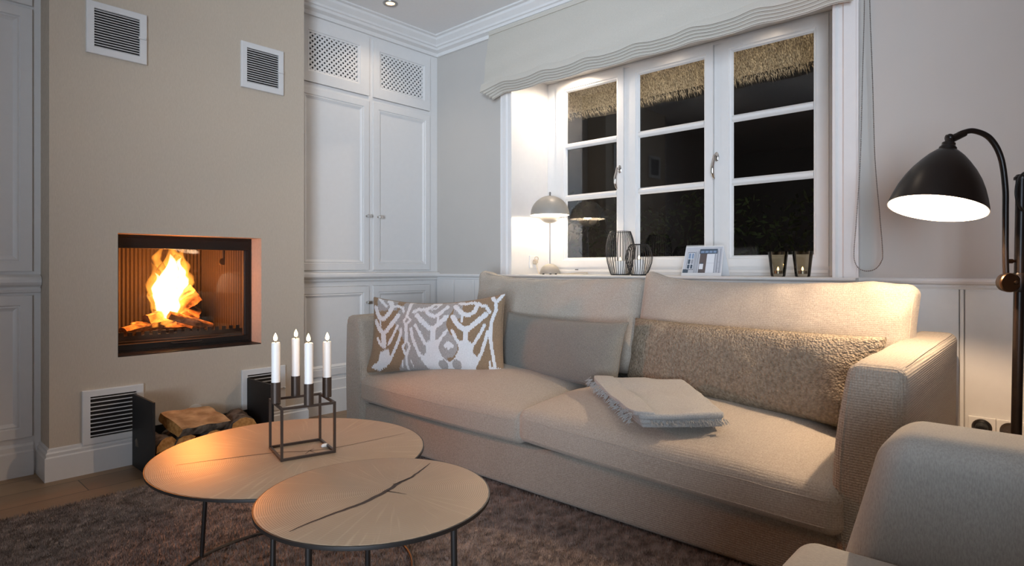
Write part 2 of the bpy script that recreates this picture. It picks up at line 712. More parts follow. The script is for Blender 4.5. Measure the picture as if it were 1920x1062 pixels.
def clip_poly(P, x0, x1, z0, z1):
    def cl(P, f, t):
        out = []
        for i in range(len(P)):
            a, b = P[i - 1], P[i]
            fa, fb = f(a), f(b)
            if (fa >= 0) != (fb >= 0):
                k = fa / (fa - fb)
                out.append((a[0] + (b[0] - a[0]) * k, a[1] + (b[1] - a[1]) * k))
            if fb >= 0:
                out.append(b)
        return out
    for f in (lambda p: p[0] - x0, lambda p: x1 - p[0], lambda p: p[1] - z0, lambda p: z1 - p[1]):
        P = cl(P, f, 0)
        if len(P) < 3:
            return []
    return P


def ringloft(mb, rect, rings, plane, front, sgn, mi=0, center=True):
    """nested rectangles. rect=(a0,a1,z0,z1); rings=[(inset,depth)]; plane 'y' (a=x) or 'x' (a=y)
    front: coordinate of the front plane; depth grows along sgn"""
    rs = []
    for (ins, d) in rings:
        a0, a1, z0, z1 = rect[0] + ins, rect[1] - ins, rect[2] + ins, rect[3] - ins
        q = [(a0, z0), (a1, z0), (a1, z1), (a0, z1)]
        f = front + sgn * d
        rs.append([(a, f, z) if plane == 'y' else (f, a, z) for (a, z) in q])
    b = len(mb.v)
    for r in rs:
        mb.v.extend(r)
    flip = (plane == 'y') == (sgn > 0)
    for k in range(len(rs) - 1):
        for i in range(4):
            j = (i + 1) % 4
            q = (b + 4 * k + i, b + 4 * k + j, b + 4 * k + 4 + j, b + 4 * k + 4 + i)
            mb.face(q if flip else q[::-1], mi, False)
    if center:
        q = [b + 4 * (len(rs) - 1) + i for i in range(4)]
        mb.face(q if flip else q[::-1], mi, False)


# ================================================================== THE SETTING
WX = 2.778      # window wall face
CH = 3.046      # chimney face
CAB = 3.245     # cupboard face
CEIL = 2.466

m = MB().box(-2.2, WX + .45, -2.0, 3.7, -.06, 0)
struct(m.build('floor', M['floor']), 'brown stone plank floor showing at the left', 'floor')
m = MB().box(-2.2, WX + .45, -2.0, 3.7, CEIL, CEIL + .06)
struct(m.build('ceiling', M['ceil']), 'pale ceiling', 'ceiling')

HX0, HX1, HZ0, HZ1 = .78, 1.42, .478, 1.024
m = MB()
m.box(.538, HX0, CH, 3.20, 0, CEIL)
m.box(HX1, 1.657, CH, 3.20, 0, CEIL)
m.box(HX0, HX1, CH, 3.20, 0, HZ0)
m.box(HX0, HX1, CH, 3.20, HZ1, CEIL)
m.box(.538, .60, 3.20, 3.66, 0, CEIL)
m.box(1.595, 1.657, 3.20, 3.66, 0, CEIL)
struct(m.build('wall_fireplace', M['wall']), 'beige chimney breast around the fireplace', 'wall')

WY0, WY1, WZ0, WZ1 = .70, 2.518, .80, 2.10
m = MB()
m.box(WX, WX + .42, -2.0, WY0 - .012, 0, CEIL)
m.box(WX, WX + .42, WY1 + .012, 3.7, 0, CEIL)
m.box(WX, WX + .42, WY0 - .012, WY1 + .012, 0, WZ0)
m.box(WX, WX + .42, WY0 - .012, WY1 + .012, 2.104, CEIL)
struct(m.build('wall_window', M['wallg']), 'pale wall with the window', 'wall')
m = MB().box(-2.2, 3.2, 3.66, 3.72, 0, CEIL)
struct(m.build('wall_rear', M['wall']))
m = MB().box(-2.26, -2.2, -2.0, 3.7, 0, CEIL)
struct(m.build('wall_left', M['wallg']))
m = MB().box(-2.2, 3.2, -2.06, -2.0, 0, CEIL)
struct(m.build('wall_front', M['wallg']))
# added frame, out of view, round the cool fill light
m = MB()
ringloft(m, (-1.75, .55, .05, 2.15), [(0, .03), (0, 0), (.12, 0), (.13, .03)], 'x', -2.16, -1, center=False)
struct(m.build('fill_light_frame', M['white']))

# baseboard of the chimney breast, mitred round its left corner
bprof = [(0, 0), (.018, 0), (.018, .095), (.012, .100), (.014, .112), (.008, .118), (.008, .128), (0, .132)]
m = MB()
path = [((.538, 3.22), (-1, 0)), ((.538, CH), (-1, -1)), ((1.657, CH), (1, -1)), ((1.657, 3.26), (1, 0))]
m.loft([[(px + dx * d, py + dy * d, z) for (d, z) in bprof] for ((px, py), (dx, dy)) in path], True, True, True, 0, False)
struct(m.build('baseboard_fireplace', M['white']), 'white stepped baseboard round the chimney breast', 'baseboard')

# crown moulding along cupboard wall and window wall
cprof = [(0, 2.353), (.016, 2.353), (.018, 2.375), (.045, 2.385), (.048, 2.400), (.058, 2.404), (.060, 2.416), (.085, 2.438), (.088, 2.452), (.105, 2.456), (.105, CEIL), (0, CEIL)]
m = MB()
path = [((1.657, CAB), (0, -1)), ((WX, CAB), (-1, -1)), ((WX, -2.0), (-1, 0))]
m.loft([[(px + dx * d, py + dy * d, z) for (d, z) in cprof] for ((px, py), (dx, dy)) in path], True, True, True, 0, False)
struct(m.build('trim_1', M['white']), 'white crown moulding under the ceiling', 'moulding')

# chair rail on the window wall
rprof = [(0, .788), (.010, .790), (.014, .800), (.012, .806), (.026, .812), (.030, .820), (.030, .828), (.024, .832), (0, .832)]
m = MB()
for (a, b) in ((-2.0, .603), (2.622, CAB)):
    m.loft([[(WX - d, y, z) for (d, z) in rprof] for y in (a, b)], True, True, True, 0, False)
struct(m.build('trim_2', M['white']), 'white chair rail along the window wall', 'moulding')
# wainscot boards with beaded joints
m = MB()
j = [3.065 - .2 * k for k in range(26)]
edges = [CAB] + j + [-2.0]
for a, b in zip(edges, edges[1:]):
    if a - b > .02:
        m.box(WX - .012, WX, b + .009, a - .009, .0, .79)
for y in j:
    m.box(WX - .015, WX, y - .006, y + .006, .0, .79)
struct(m.build('trim_3', M['white'], bevel=.002), 'white wainscot boards below the chair rail', 'wainscot')
m = MB().box(WX - .030, WX - .0125, -2.0, CAB, 0, .11)
struct(m.build('baseboard_window', M['white'], bevel=.004), 'white baseboard under the wainscot', 'baseboard')

# ================================================================== WINDOW
FX = 3.105     # room face of the sashes
win = sroot('window_1', (FX, 1.61, .83), 'white three sash window with dark panes', 'window')
m = MB()       # reveal lining
m.box(WX, 3.2, WY0 - .012, WY0, .83, 2.092)
m.box(WX, 3.2, WY1, WY1 + .012, .83, 2.092)
m.box(WX, 3.2, WY0 - .012, WY1 + .012, 2.092, 2.104)
m.build('reveal', M['white'], win)
m = MB()       # casing on the wall
for (a, b, s) in ((WY1, 2.604, 1), (WY0, .601, -1)):
    P = [(0, a), (.020, a), (.022, a + s * .012), (.014, a + s * .020), (.014, a + s * .036), (.024, a + s * .044), (.024, b - s * .010), (.030, b - s * .008), (.030, b), (0, b)]
    m.loft([[(WX - d, y, z) for (d, y) in P] for z in (.83, 2.2)], True, True, True, 0, False)
m.box(WX - .024, WX, .601, 2.604, 2.112, 2.2)
m.build('casing', M['white'], win)
m = MB()       # sill board
sp = [(3.12, .800), (WX, .800), (WX - .062, .800), (WX - .066, .803), (WX - .066, .812), (WX - .074, .815), (WX - .080, .820), (WX - .080, .826), (WX - .076, .830), (3.12, .830)]
m.loft([[(x, y, z) for (x, z) in sp] for y in (.600, 2.625)], True, True, True, 0, False)
ap = [(WX, .772), (WX - .045, .790), (WX - .045, .800), (WX, .800)]
m.loft([[(x, y, z) for (x, z) in ap] for y in (.606, 2.619)], True, True, True, 0, False)
m.build('sill', M['white'], win)
GZ0, GZ1 = .937, 2.010
SASH = ((1.986, 2.362), (1.430, 1.828), (.877, 1.268))
m = MB()       # fixed frame: jambs, head, bottom, posts
m.box(FX + .012, 3.19, WY0, .805, .83, 2.092)
m.box(FX + .012, 3.19, 2.435, WY1, .83, 2.092)
m.box(FX + .012, 3.19, .805, 2.435, 2.070, 2.092)
m.box(FX + .012, 3.19, .805, 2.435, .83, .882)
m.box(FX + .004, FX + .012, .805, 2.435, .845, .862)
m.box(FX + .012, 3.19, 1.886, 1.928, .882, 2.070)
m.box(FX + .012, 3.19, 1.328, 1.370, .882, 2.070)
m.build('window_frame', M['white'], win, bevel=.003)
MUN = ((1.640, 1.677), (1.305, 1.343))
for k, (a, b) in enumerate(SASH):
    m = MB()
    e0, e1 = (a - .058, b + .058)
    if k == 0:
        e1 = b + .075
    if k == 2:
        e0 = a - .072
    # outer ring with stepped glazing rebate
    def rect(o):
        return None
    R = [((e0, e1, .878, 2.074), .05), ((e0, e1, .878, 2.074), 0), ((a - .018, b + .018, GZ0 - .018, GZ1 + .018), 0),
         ((a - .014, b + .014, GZ0 - .014, GZ1 + .014), .008), ((a - .006, b + .006, GZ0 - .006, GZ1 + .006), .010), ((a, b, GZ0, GZ1), .026)]
    base = len(m.v)
    for (rc, d) in R:
        m.v.extend([(FX + d, rc[0], rc[2]), (FX + d, rc[1], rc[2]), (FX + d, rc[1], rc[3]), (FX + d, rc[0], rc[3])])
    for q in range(len(R) - 1):
        for i in range(4):
            jn = (i + 1) % 4
            m.face((base + 4 * q + i, base + 4 * q + 4 + i, base + 4 * q + 4 + jn, base + 4 * q + jn), 0, False)
    for (z0, z1) in MUN:
        zc = (z0 + z1) / 2
        P = [(.03, z0), (.022, z0), (.010, z0 + .008), (.006, zc - .006), (.006, zc + .006), (.010, z1 - .008), (.022, z1), (.03, z1)]
        m.loft([[(FX + d, y, z) for (d, z) in P] for y in (a - .004, b + .004)], True, True, True, 0, False)
    sash = m.build('sash', M['white'], win)
    g = MB()
    g.box(FX + .027, FX + .029, a - .002, b + .002, GZ0 - .002, GZ1 + .002)
    g.build('pane', M['glass'], sash)
    if k < 2:
        # cast espagnolette handle
        hy = (a - .034) if k == 0 else (a - .080)
        hz = 1.465
        h = MB()
        h.lathe([(0, 0), (.013, 0), (.013, .003), (.009, .006), (0, .007)], (FX, hy, hz), 20, (0, 1, 0), (0, 0, 1.9), (-1, 0, 0))
        h.tube([(FX - .004, hy, hz), (FX - .02, hy, hz), (FX - .030, hy, hz - .004)], .006, 10)
        h.tube([(FX - .030, hy, hz + .006), (FX - .034, hy + .002, hz - .02), (FX - .040, hy + .006, hz - .05), (FX - .042, hy + .006, hz - .085), (FX - .034, hy + .003, hz - .112), (FX - .030, hy, hz - .120)],
               [.0065, .0075, .0095, .0095, .006, .004], 12)
        h.build('handle', M['chrome'], sash)
m = MB()
m.box(FX - .002, FX + .004, 2.262, 2.284, .858, .862)
m.build('drain_cap', M['soot'], win)

# ================================================================== BUILT-IN CUPBOARDS
cab = thing('built_in_cupboard', (2.2, CAB, 0), 'tall white built-in cupboard with lattice top doors in the corner', 'cupboard')
m = MB()
f0, f1 = CAB, CAB + .03
X0, X1 = 1.657, WX
for (a, b) in ((X0, 1.715), (2.203, 2.240), (2.706, X1)):
    m.box(a, b, f0, f1, .2, 2.36)
for (a, b) in ((2.330, CEIL), (1.933, 1.962), (.758, .856), (.1, .222)):
    m.box(X0, X1, f0 + .0005, f1, a, b)
m.build('carcass', M['white'], cab, bevel=.0015)
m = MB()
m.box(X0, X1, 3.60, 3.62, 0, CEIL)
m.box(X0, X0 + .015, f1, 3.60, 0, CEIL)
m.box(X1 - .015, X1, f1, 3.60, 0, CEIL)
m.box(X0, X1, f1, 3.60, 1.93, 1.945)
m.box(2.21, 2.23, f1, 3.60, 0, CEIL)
m.build('interior', M['soot'], cab)  # shade put into the colour: dark inside keeps the lattice holes black
m = MB()
P = [(0, .785), (.012, .788), (.016, .796), (.012, .802), (.030, .810), (.036, .818), (.036, .832), (.030, .840), (.006, .846), (0, .846)]
m.loft([[(x, CAB - d, z) for (d, z) in P] for x in (X0, X1 - .006)], True, True, True, 0, False)
m.build('rail', M['white'], cab)
m = MB()
P = [(0, 0), (.020, 0), (.020, .137), (.012, .142), (.012, .196), (.006, .202), (.006, .212), (0, .215)]
m.loft([[(x, CAB - d, z) for (d, z) in P] for x in (X0, X1 - .031)], True, True, True, 0, False)
m.build('plinth', M['white'], cab)
DF = CAB - .010
for (x0, x1, kx) in ((1.717, 2.207, 2.187), (2.236, 2.706, 2.272)):
    # lattice door
    d = MB()
    lx0, lx1 = (1.799, 2.128) if x0 < 2 else (2.298, 2.645)
    lz0, lz1 = 2.037, 2.256
    base = len(d.v)
    for (q, dd) in (((x0, x1, 1.964, 2.330), .028), ((x0, x1, 1.964, 2.330), 0), ((lx0 - .012, lx1 + .012, lz0 - .012, lz1 + .012), 0), ((lx0 - .008, lx1 + .008, lz0 - .008, lz1 + .008), .006), ((lx0, lx1, lz0, lz1), .008), ((lx0, lx1, lz0, lz1), .026)):
        d.v.extend([(q[0], DF + dd, q[2]), (q[1], DF + dd, q[2]), (q[1], DF + dd, q[3]), (q[0], DF + dd, q[3])])
    for q in range(5):
        for i in range(4):
            jn = (i + 1) % 4
            d.face((base + 4 * q + i, base + 4 * q + jn, base + 4 * q + 4 + jn, base + 4 * q + 4 + i), 0, False)
    door = d.build('lattice_door', M['white'], cab)
    g = MB()
    pitch, wd = .0315, .0114
    for sg in (1, -1):
        off = pitch / math.sqrt(2)
        for k in range(-40, 41):
            cx, cz = (lx0 + lx1) / 2, (lz0 + lz1) / 2
            dv = Vector((1, sg)).normalized()
            nv = Vector((-dv.y, dv.x))
            o = Vector((cx, cz)) + nv * (k * off)
            P = [o + dv * 1 + nv * wd / 2, o - dv * 1 + nv * wd / 2, o - dv * 1 - nv * wd / 2, o + dv * 1 - nv * wd / 2]
            P = clip_poly([(p.x, p.y) for p in P], lx0, lx1, lz0, lz1)
            if len(P) >= 3:
                yy = DF + (.010 if sg > 0 else .014)
                g.loft([[(x, yy, z) for (x, z) in P], [(x, yy + .004, z) for (x, z) in P]], True, True, True, 0, False)
    g.build('lattice', M['white'], door)
    # long panelled door and low door
    for (z0, z1, kz) in ((.857, 1.932, 1.199), (.224, .757, .653)):
        d = MB()
        ringloft(d, (x0, x1, z0, z1), [(0, .028), (0, .002), (.002, 0), (.040, 0), (.044, .005), (.050, .003), (.056, .007), (.064, .012)], 'y', DF, 1)
        door = d.build('door', M['white'], cab)
        if kz > 1 or x0 < 2:
            kb = MB()
            kb.lathe([(0, 0), (.008, 0), (.008, .003), (.005, .005), (.005, .018), (0, .018)], (kx, DF, kz), 16, (1, 0, 0), (0, 0, 1), (0, -1, 0))
            kb.box(kx - .007, kx + .021, DF - .030, DF - .016, kz - .010, kz + .010)
            kb.build('knob', M['chrome'], door, bevel=.002)

LY = 3.21
lc = thing('panelled_cupboard', (.1, LY, 0), 'white panelled cupboard left of the chimney breast', 'cupboard')
m = MB()
m.box(-1.0, .538, LY, LY + .03, 0, CEIL)
m.build('carcass', M['white'], lc)
m = MB()
P = [(0, .765), (.012, .768), (.016, .780), (.010, .790), (.028, .800), (.034, .810), (.034, .822), (.026, .832), (.006, .843), (0, .843)]
m.loft([[(x, LY - d, z) for (d, z) in P] for x in (-1.0, .536)], True, True, True, 0, False)
m.build('rail', M['white'], lc)
m = MB()
P = [(0, 0), (.016, 0), (.016, .100), (.010, .106), (.010, .125), (.004, .134), (0, .138)]
m.loft([[(x, LY - d, z) for (d, z) in P] for x in (-1.0, .512)], True, True, True, 0, False)
m.build('plinth', M['white'], lc)
for (z0, z1) in ((.16, .755), (.856, 1.962), (1.975, 2.36)):
    d = MB()
    ringloft(d, (-.2, .509, z0, z1), [(0, .012), (0, .002), (.002, 0), (.040, 0), (.044, .005), (.050, .003), (.056, .007), (.064, .011)], 'y', LY - .012, 1)
    d.build('door', M['white'], lc)


# ================================================================== VENT GRILLES
def vent(x0, x1, z0, z1, slats, label, lever, up):
    t = thing('air_vent', ((x0 + x1) / 2, CH, z0), label, 'vent', 'white louvred air vents on the chimney breast')
    m = MB()
    ringloft(m, (x0, x1, z0, z1), [(0, .0), (0, -.012), (.003, -.014), (.028, -.014), (.028, -.001)], 'y', CH, 1, center=False)
    fr = m.build('frame', M['white'], t)
    m = MB()
    a0, a1, b0, b1 = x0 + .028, x1 - .028, z0 + .028, z1 - .028
    m.box(a0, a1, CH - .003, CH - .001, b0, b1)
    m.build('backing', M['soot'], t)
    m = MB()
    for k in range(slats):
        z = b0 + (k + .5) * (b1 - b0) / slats
        if up:
            P = [(-.0125, z - .0038), (-.0120, z - .0048), (-.0048, z + .0016), (-.0055, z + .0024)]
        else:
            P = [(-.0125, z - .0018), (-.0125, z + .0018), (-.0040, z + .0014), (-.0040, z - .0014)]
        m.loft([[(x, CH + d, zz) for (d, zz) in P] for x in (a0, a1)], True, True, True, 0, False)
    m.build('louvres', M['white'], t)
    if lever:
        m = MB()
        zc = (z0 + z1) / 2
        m.box(x1 - .034, x1 - .012, CH - .020, CH - .014, zc - .003, zc + .003)
        m.ball((x1 - .010, CH - .022, zc), .0055, 10, 8)
        m.build('lever', M['white'], t)


vent(.662, .890, 1.785, 2.008, 15, 'upper left white vent grille high on the chimney breast', True, True)
vent(1.312, 1.535, 1.784, 2.016, 15, 'upper right white vent grille beside the lattice cupboard', True, True)
vent(.648, .877, .120, .351, 10, 'lower left white vent grille partly behind the black log holder', False, False)
vent(1.315, 1.545, .122, .355, 10, 'lower right white vent grille mostly behind the log holder end panel', True, False)

# ================================================================== FIREPLACE
fp = thing('fireplace_insert', (1.10, 3.165, HZ0), 'black framed glass fireplace insert set into the chimney breast', 'fireplace')
FY = 3.160
m = MB()
base = 0
ringloft(m, (HX0, HX1, HZ0, HZ1), [(.0, .035), (.0, .0), (.012, 0)], 'y', FY, 1, center=False)
m.box(HX0 + .012, HX1 - .012, FY, FY + .03, .962, HZ1 - .012)
m.box(HX0 + .012, HX1 - .012, FY, FY + .03, HZ0 + .012, .518)
m.box(HX0 + .012, .812, FY, FY + .03, .518, .962)
m.box(1.384, HX1 - .012, FY, FY + .03, .518, .962)
fr = m.build('door_frame', M['soot'], fp, bevel=.002)
m = MB().box(HX0, HX1, CH + .004, FY, HZ0, HZ0 + .004)
m.build('threshold', M['soot'], fp)
m = MB()
m.tube([(1.03, FY - .001, .508), (1.04, FY - .010, .507), (1.10, FY - .014, .506), (1.16, FY - .010, .507), (1.17, FY - .001, .508)], .004, 8)
m.build('handle', M['soot'], fr)
m = MB().box(.812, 1.384, FY + .012, FY + .014, .518, .962)
m.build('glass_pane', M['glass'], fp)
m = MB()     # ribbed liner: plan polyline swept upward
pl = [(.800, 3.195), (.895, 3.52), (1.305, 3.52), (1.400, 3.195)]
pts = []
for (a, b) in zip(pl, pl[1:]):
    A, B = Vector((a[0], a[1])), Vector((b[0], b[1]))
    Ln = (B - A).length
    nn = max(4, int(Ln / .0022))
    nv = Vector((-(B - A).y, (B - A).x)).normalized()
    for i in range(nn):
        sv = Ln * i / nn
        pts.append(A + (B - A) * (i / nn) + nv * (.005 * math.cos(2 * PI * sv / .0185)))
rows = [[(p.x, p.y, z) for p in pts] for z in (.50, 1.01)]
m.loft(rows, False)
m.build('ribbed_liner', M['liner'], fp, angle=80)
m = MB()
m.box(.78, 1.42, 3.19, 3.56, .500, .528)
m.box(.78, 1.42, 3.19, 3.56, 1.005, 1.02)
m.box(.78, .795, 3.19, 3.56, .5, 1.01)
m.box(1.405, 1.42, 3.19, 3.56, .5, 1.01)
m.box(.78, 1.42, 3.545, 3.56, .5, 1.01)
m.build('firebox', M['soot'], fp)
m = MB()     # notched log guard
gx0, gx1, nt_ = .824, 1.392, 16
pw = (gx1 - gx0) / nt_
m.box(gx0, gx1, 3.205, 3.211, .528, .552)
for k in range(nt_):
    m.box(gx0 + k * pw, gx0 + (k + .58) * pw, 3.205, 3.211, .552, .570)
m.build('log_guard', M['soot'], fp)
m = MB()
m.lathe([(0, -.004), (.018, -.004), (.018, .004), (0, .004)], (1.345, 3.34, .905), 20, (1, 0, 0), (0, 0, 1), (0, -1, 0))
m.tube([(1.345, 3.34, .92), (1.346, 3.345, 1.0)], .0035, 8)
m.build('damper_weight', M['soot'], fp)


def log_mesh(mb, a, b, sec, seed, rough=.006, mats=(0, 1, 2), roll=0, segs=12):
    """split log from a to b. sec: list of (angle_deg, radius, bark?)"""
    a, b = Vector(a), Vector(b)
    t = (b - a).normalized()
    up = Vector((0, 0, 1))
    sx = t.cross(up).normalized()
    sz = sx.cross(t)
    pts = []
    flags = []
    n = len(sec)
    for i in range(n):
        (a0, r0, k0), (a1, r1, _) = sec[i], sec[(i + 1) % n]
        if k0 and a1 < a0:
            a1 += 360
        kk = 6
        p0 = Vector((r0 * math.cos(math.radians(a0)), r0 * math.sin(math.radians(a0))))
        p1 = Vector((r1 * math.cos(math.radians(a1)), r1 * math.sin(math.radians(a1))))
        for q in range(kk):
            f = q / kk
            if k0:
                aa = math.radians(a0 + (a1 - a0) * f)
                rr = r0 + (r1 - r0) * f
                pts.append(Vector((rr * math.cos(aa), rr * math.sin(aa))))
            else:
                pts.append(p0 + (p1 - p0) * f)
            flags.append(k0)
    cr, sr = math.cos(roll), math.sin(roll)
    rings = []
    for i in range(segs + 1):
        c = a + (b - a) * (i / segs)
        ring = []
        for q in pts:
            x, z = q.x * cr - q.y * sr, q.x * sr + q.y * cr
            p = c + sx * x + sz * z
            d = noise.noise_vector(p * 22 + Vector((seed, 0, 0))) * rough + noise.noise_vector(p * 70 + Vector((seed, 3, 0))) * rough * .4
            ring.append(p + d)
        rings.append(ring)
    f0 = len(mb.f)
    mb.loft(rings, True, True, True, 0, True)
    nn = len(pts)
    for i in range(segs):
        for k in range(nn):
            mb.m[f0 + i * nn + k] = mats[0] if flags[k] else mats[1]
    mb.m[f0 + segs * nn] = mats[2]
    mb.m[f0 + segs * nn + 1] = mats[2]


def a_log(a, b, sec, seed, label, group, roll=0, rough=.006, mats=('bark', 'wood', 'endw')):
    mid = (Vector(a) + Vector(b)) / 2
    m = MB()
    log_mesh(m, a, b, sec, seed, rough, roll=roll)
    me_off = MB
    o = m.build('firewood_log', [M[k] for k in (('charbark', 'charwood', 'charwood') if 'fireplace' in group else mats)], None, angle=50)
    return tag(o, label, 'log', group)


HALF = [(0, .05, True), (180, .05, False)]
SPLIT = [(10, .055, True), (110, .055, False), (200, .02, False)]
FLAT = [(20, .06, False), (160, .06, False), (200, .062, True), (340, .062, False)]
G = 'logs burning in the fireplace'
a_log((.86, 3.275, .556), (1.12, 3.36, .60), [(0, .034, True), (120, .034, False), (230, .026, False)], 1, 'low split log reaching left across the fire bed', G, .5)
a_log((.93, 3.40, .565), (1.22, 3.33, .572), [(0, .036, True), (140, .036, False), (230, .03, False)], 2, 'bottom log lying along the back of the fire', G, 0)
a_log((.97, 3.30, .610), (1.19, 3.42, .665), [(0, .030, True), (150, .032, False), (250, .03, False)], 3, 'middle split log under the flames', G, 1.1)
a_log((1.10, 3.37, .655), (1.215, 3.345, .735), [(0, .06, False), (70, .056, True), (200, .06, False), (290, .055, False)], 4, 'chunky pale log at the top right of the fire pile', G, .4)
a_log((1.155, 3.30, .60), (1.205, 3.42, .64), [(0, .055, False), (80, .05, True), (190, .05, False), (280, .05, False)], 5, 'thick split log below the top right one', G, .2)
a_log((1.045, 3.235, .640), (1.25, 3.255, .565), [(0, .020, True), (90, .022, False), (180, .022, True), (270, .022, False)], 6, 'thin bark stick leaning down to the right across the front', G, .3, .003)

# flames: glowing gas in closed tongues
fl = thing('fire_flame', (1.07, 3.33, .60), 'tall yellow flame burning on the logs behind the fireplace glass', 'flame')


def tongue(mb, base, h, w, d, lean, seed, n=26, seg=14):
    rings = []
    for i in range(n + 1):
        t = i / n
        rad = (math.sin(PI * min(1, t * .82 + .18)) ** .8) * (1 - t ** 3 * .3)
        if t > .96:
            rad *= (1 - t) / .04
        if t < .04:
            rad *= t / .04 + .02
        cx = base[0] + lean * t * t + .022 * t * math.sin(t * 8 + seed)
        cy = base[1] + .012 * math.sin(t * 6 + seed * 2)
        z = base[2] + h * t
        ring = []
        for k in range(seg):
            a = 2 * PI * k / seg
            rr = rad * (1 + .62 * noise.noise(Vector((math.cos(a) * 1.5 + seed, math.sin(a) * 1.5, t * 6.5))))
            ring.append((cx + w * rr * math.cos(a), cy + d * rr * math.sin(a), z))
        rings.append(ring)
    mb.loft(rings, True, True, True)


m = MB()
tongue(m, (1.065, 3.33, .59), .40, .075, .050, .015, 1.3)
tongue(m, (1.115, 3.34, .68), .30, .050, .040, .055, 4.1)
tongue(m, (1.02, 3.33, .66), .24, .036, .030, -.025, 7.7)
tongue(m, (1.09, 3.33, .78), .215, .030, .026, .020, 3.3)
tongue(m, (1.04, 3.335, .80), .19, .024, .022, -.012, 6.1)
tongue(m, (1.00, 3.31, .575), .10, .026, .02, -.005, 2.2)
tongue(m, (1.055, 3.27, .575), .09, .030, .02, .0, 9.2)
tongue(m, (.93, 3.30, .565), .05, .02, .015, -.005, 5.2)
m.build('outer_flame', M['fl_out'], fl)
m = MB()
tongue(m, (1.068, 3.33, .605), .34, .056, .036, .012, 1.3)
tongue(m, (1.112, 3.34, .70), .23, .032, .026, .045, 4.1)
tongue(m, (1.03, 3.33, .68), .17, .022, .020, -.02, 7.7)
m.build('inner_flame', M['fl_in'], fl)

# ================================================================== LOG HOLDER
lh = thing('log_holder', (1.086, 2.885, 0), 'black steel log holder with two upright end panels on the floor', 'log holder')
m = MB()
m.box(.838, 1.334, 2.76, 3.012, .045, .052)
m.box(.838, 1.334, 3.006, 3.012, .052, .160)
m.box(.838, 1.334, 2.76, 2.766, .052, .085)
m.build('tray', M['black'], lh)
for (x0, x1) in ((.828, .838), (1.334, 1.344)):
    MB().box(x0, x1, 2.752, 3.020, 0, .316).build('end_panel', M['black'], lh, bevel=.001)
G = 'logs stacked in the black log holder'
a_log((.90, 2.80, .103), (.866, 2.97, .106), [(0, .05, True), (190, .045, False)], 11, 'bark covered log at the left end of the holder', G, .0)
a_log((.975, 2.795, .102), (.962, 2.965, .100), [(20, .045, True), (200, .045, False), (270, .03, False)], 12, 'small log tucked beneath the wide pale split log', G, .4)
a_log((.925, 2.850, .184), (1.150, 2.905, .168), [(16, .092, False), (164, .090, True), (192, .078, False), (345, .076, True)], 13, 'wide pale split log lying flat on top in the holder', G, -.30)
a_log((1.085, 2.790, .100), (1.09, 2.965, .102), [(0, .045, True), (200, .045, False)], 14, 'short log in the middle of the holder', G, .2)
a_log((1.165, 2.80, .092), (1.165, 2.90, .094), [(0, .028, True), (180, .028, True)], 15, 'small round log end beside the pale split log', G, 0)
a_log((1.222, 2.80, .120), (1.248, 2.965, .128), [(0, .062, True), (205, .055, False)], 16, 'rough grey bark log near the right end panel', G, .1, .009)
a_log((1.300, 2.80, .084), (1.300, 2.965, .084), [(0, .028, True), (180, .028, False)], 17, 'narrow log against the right end panel', G, 0)


# ================================================================== SOCKETS
def socket_faces(mb, c, ex, nrm, n=1, w=.08, r=.0):
    pass


t = thing('wall_socket', (1.098, CH, .185), 'round white wall socket behind the stacked logs', 'socket')
m = MB().lathe([(0, 0), (.036, 0), (.036, .003), (.034, .004), (.0, .004)], (1.098, CH, .185), 32, (1, 0, 0), (0, 0, 1), (0, -1, 0))
m.build('plate', M['wallplate'], t)
t = thing('wall_socket', (WX, .165, .29), 'double white wall socket on the wainscot behind the armchair', 'socket')
m = MB()
XS = WX - .015
for y in (.206, .126):
    m.box(XS - .009, XS, y - .0395, y + .0395, .250, .329)
m.build('plate', M['plastic'], t, bevel=.002)
m = MB()
for y in (.206, .126):
    m.lathe([(.030, 0), (.020, 0), (.021, .0005), (.030, .002)], (XS - .0092, y, .292), 28, (0, 1, 0), (0, 0, 1), (-1, 0, 0))
    m.lathe([(0, .0003), (.021, .0003)], (XS - .0092, y, .292), 28, (0, 1, 0), (0, 0, 1), (-1, 0, 0))
    for s in (-.0095, .0095):
        m.lathe([(0, .0012), (.0028, .0012), (.0028, 0)], (XS - .0095, y + s, .292), 10, (0, 1, 0), (0, 0, 1), (-1, 0, 0))
m.build('insert', M['steel'], t)
t = thing('power_plug', (XS - .01, .206, .292), 'black round power plug in the double socket', 'plug')
m = MB()
m.lathe([(0, .001), (.019, .001), (.020, .010), (.017, .022), (.010, .030), (0, .031)], (XS - .0092, .206, .292), 24, (0, 1, 0), (0, 0, 1), (-1, 0, 0))
m.build('plug_body', M['blackplastic'], t)
m = MB()
m.tube([(XS - .036, .206, .286), (XS - .042, .206, .27), (XS - .040, .206, .23), (XS - .036, .20, .12), (XS - .05, .18, .03)], .0038, 8)
m.build('cord', M['blackplastic'], t)
t = thing('wall_socket', (2.99, WY1, .925), 'white wall socket on the window reveal behind the table lamp', 'socket')
m = MB()
m.box(2.925, 3.005, WY1 - .010, WY1 - .0005, .870, .950)
m.build('plate', M['plastic'], t, bevel=.002)

# ================================================================== DOWNLIGHT
t = thing('ceiling_downlight', (2.177, 2.974, CEIL), 'small round recessed downlight lit in the ceiling near the corner', 'downlight')
c = (2.177, 2.974, CEIL)
MB().lathe([(.026, -.001), (.030, -.006), (.042, -.006), (.044, -.003), (.044, 0)], c, 32).build('trim_ring', M['ringm'], t)
MB().lathe([(0, -.0015), (.026, -.0015)], c, 24).build('lens', M['glow'], t)

# ================================================================== ROMAN BLIND
bl = thing('roman_blind', (2.70, 1.64, 1.945), 'gathered natural linen roman blind above the window', 'blind')
BY0, BY1 = .600, 2.690


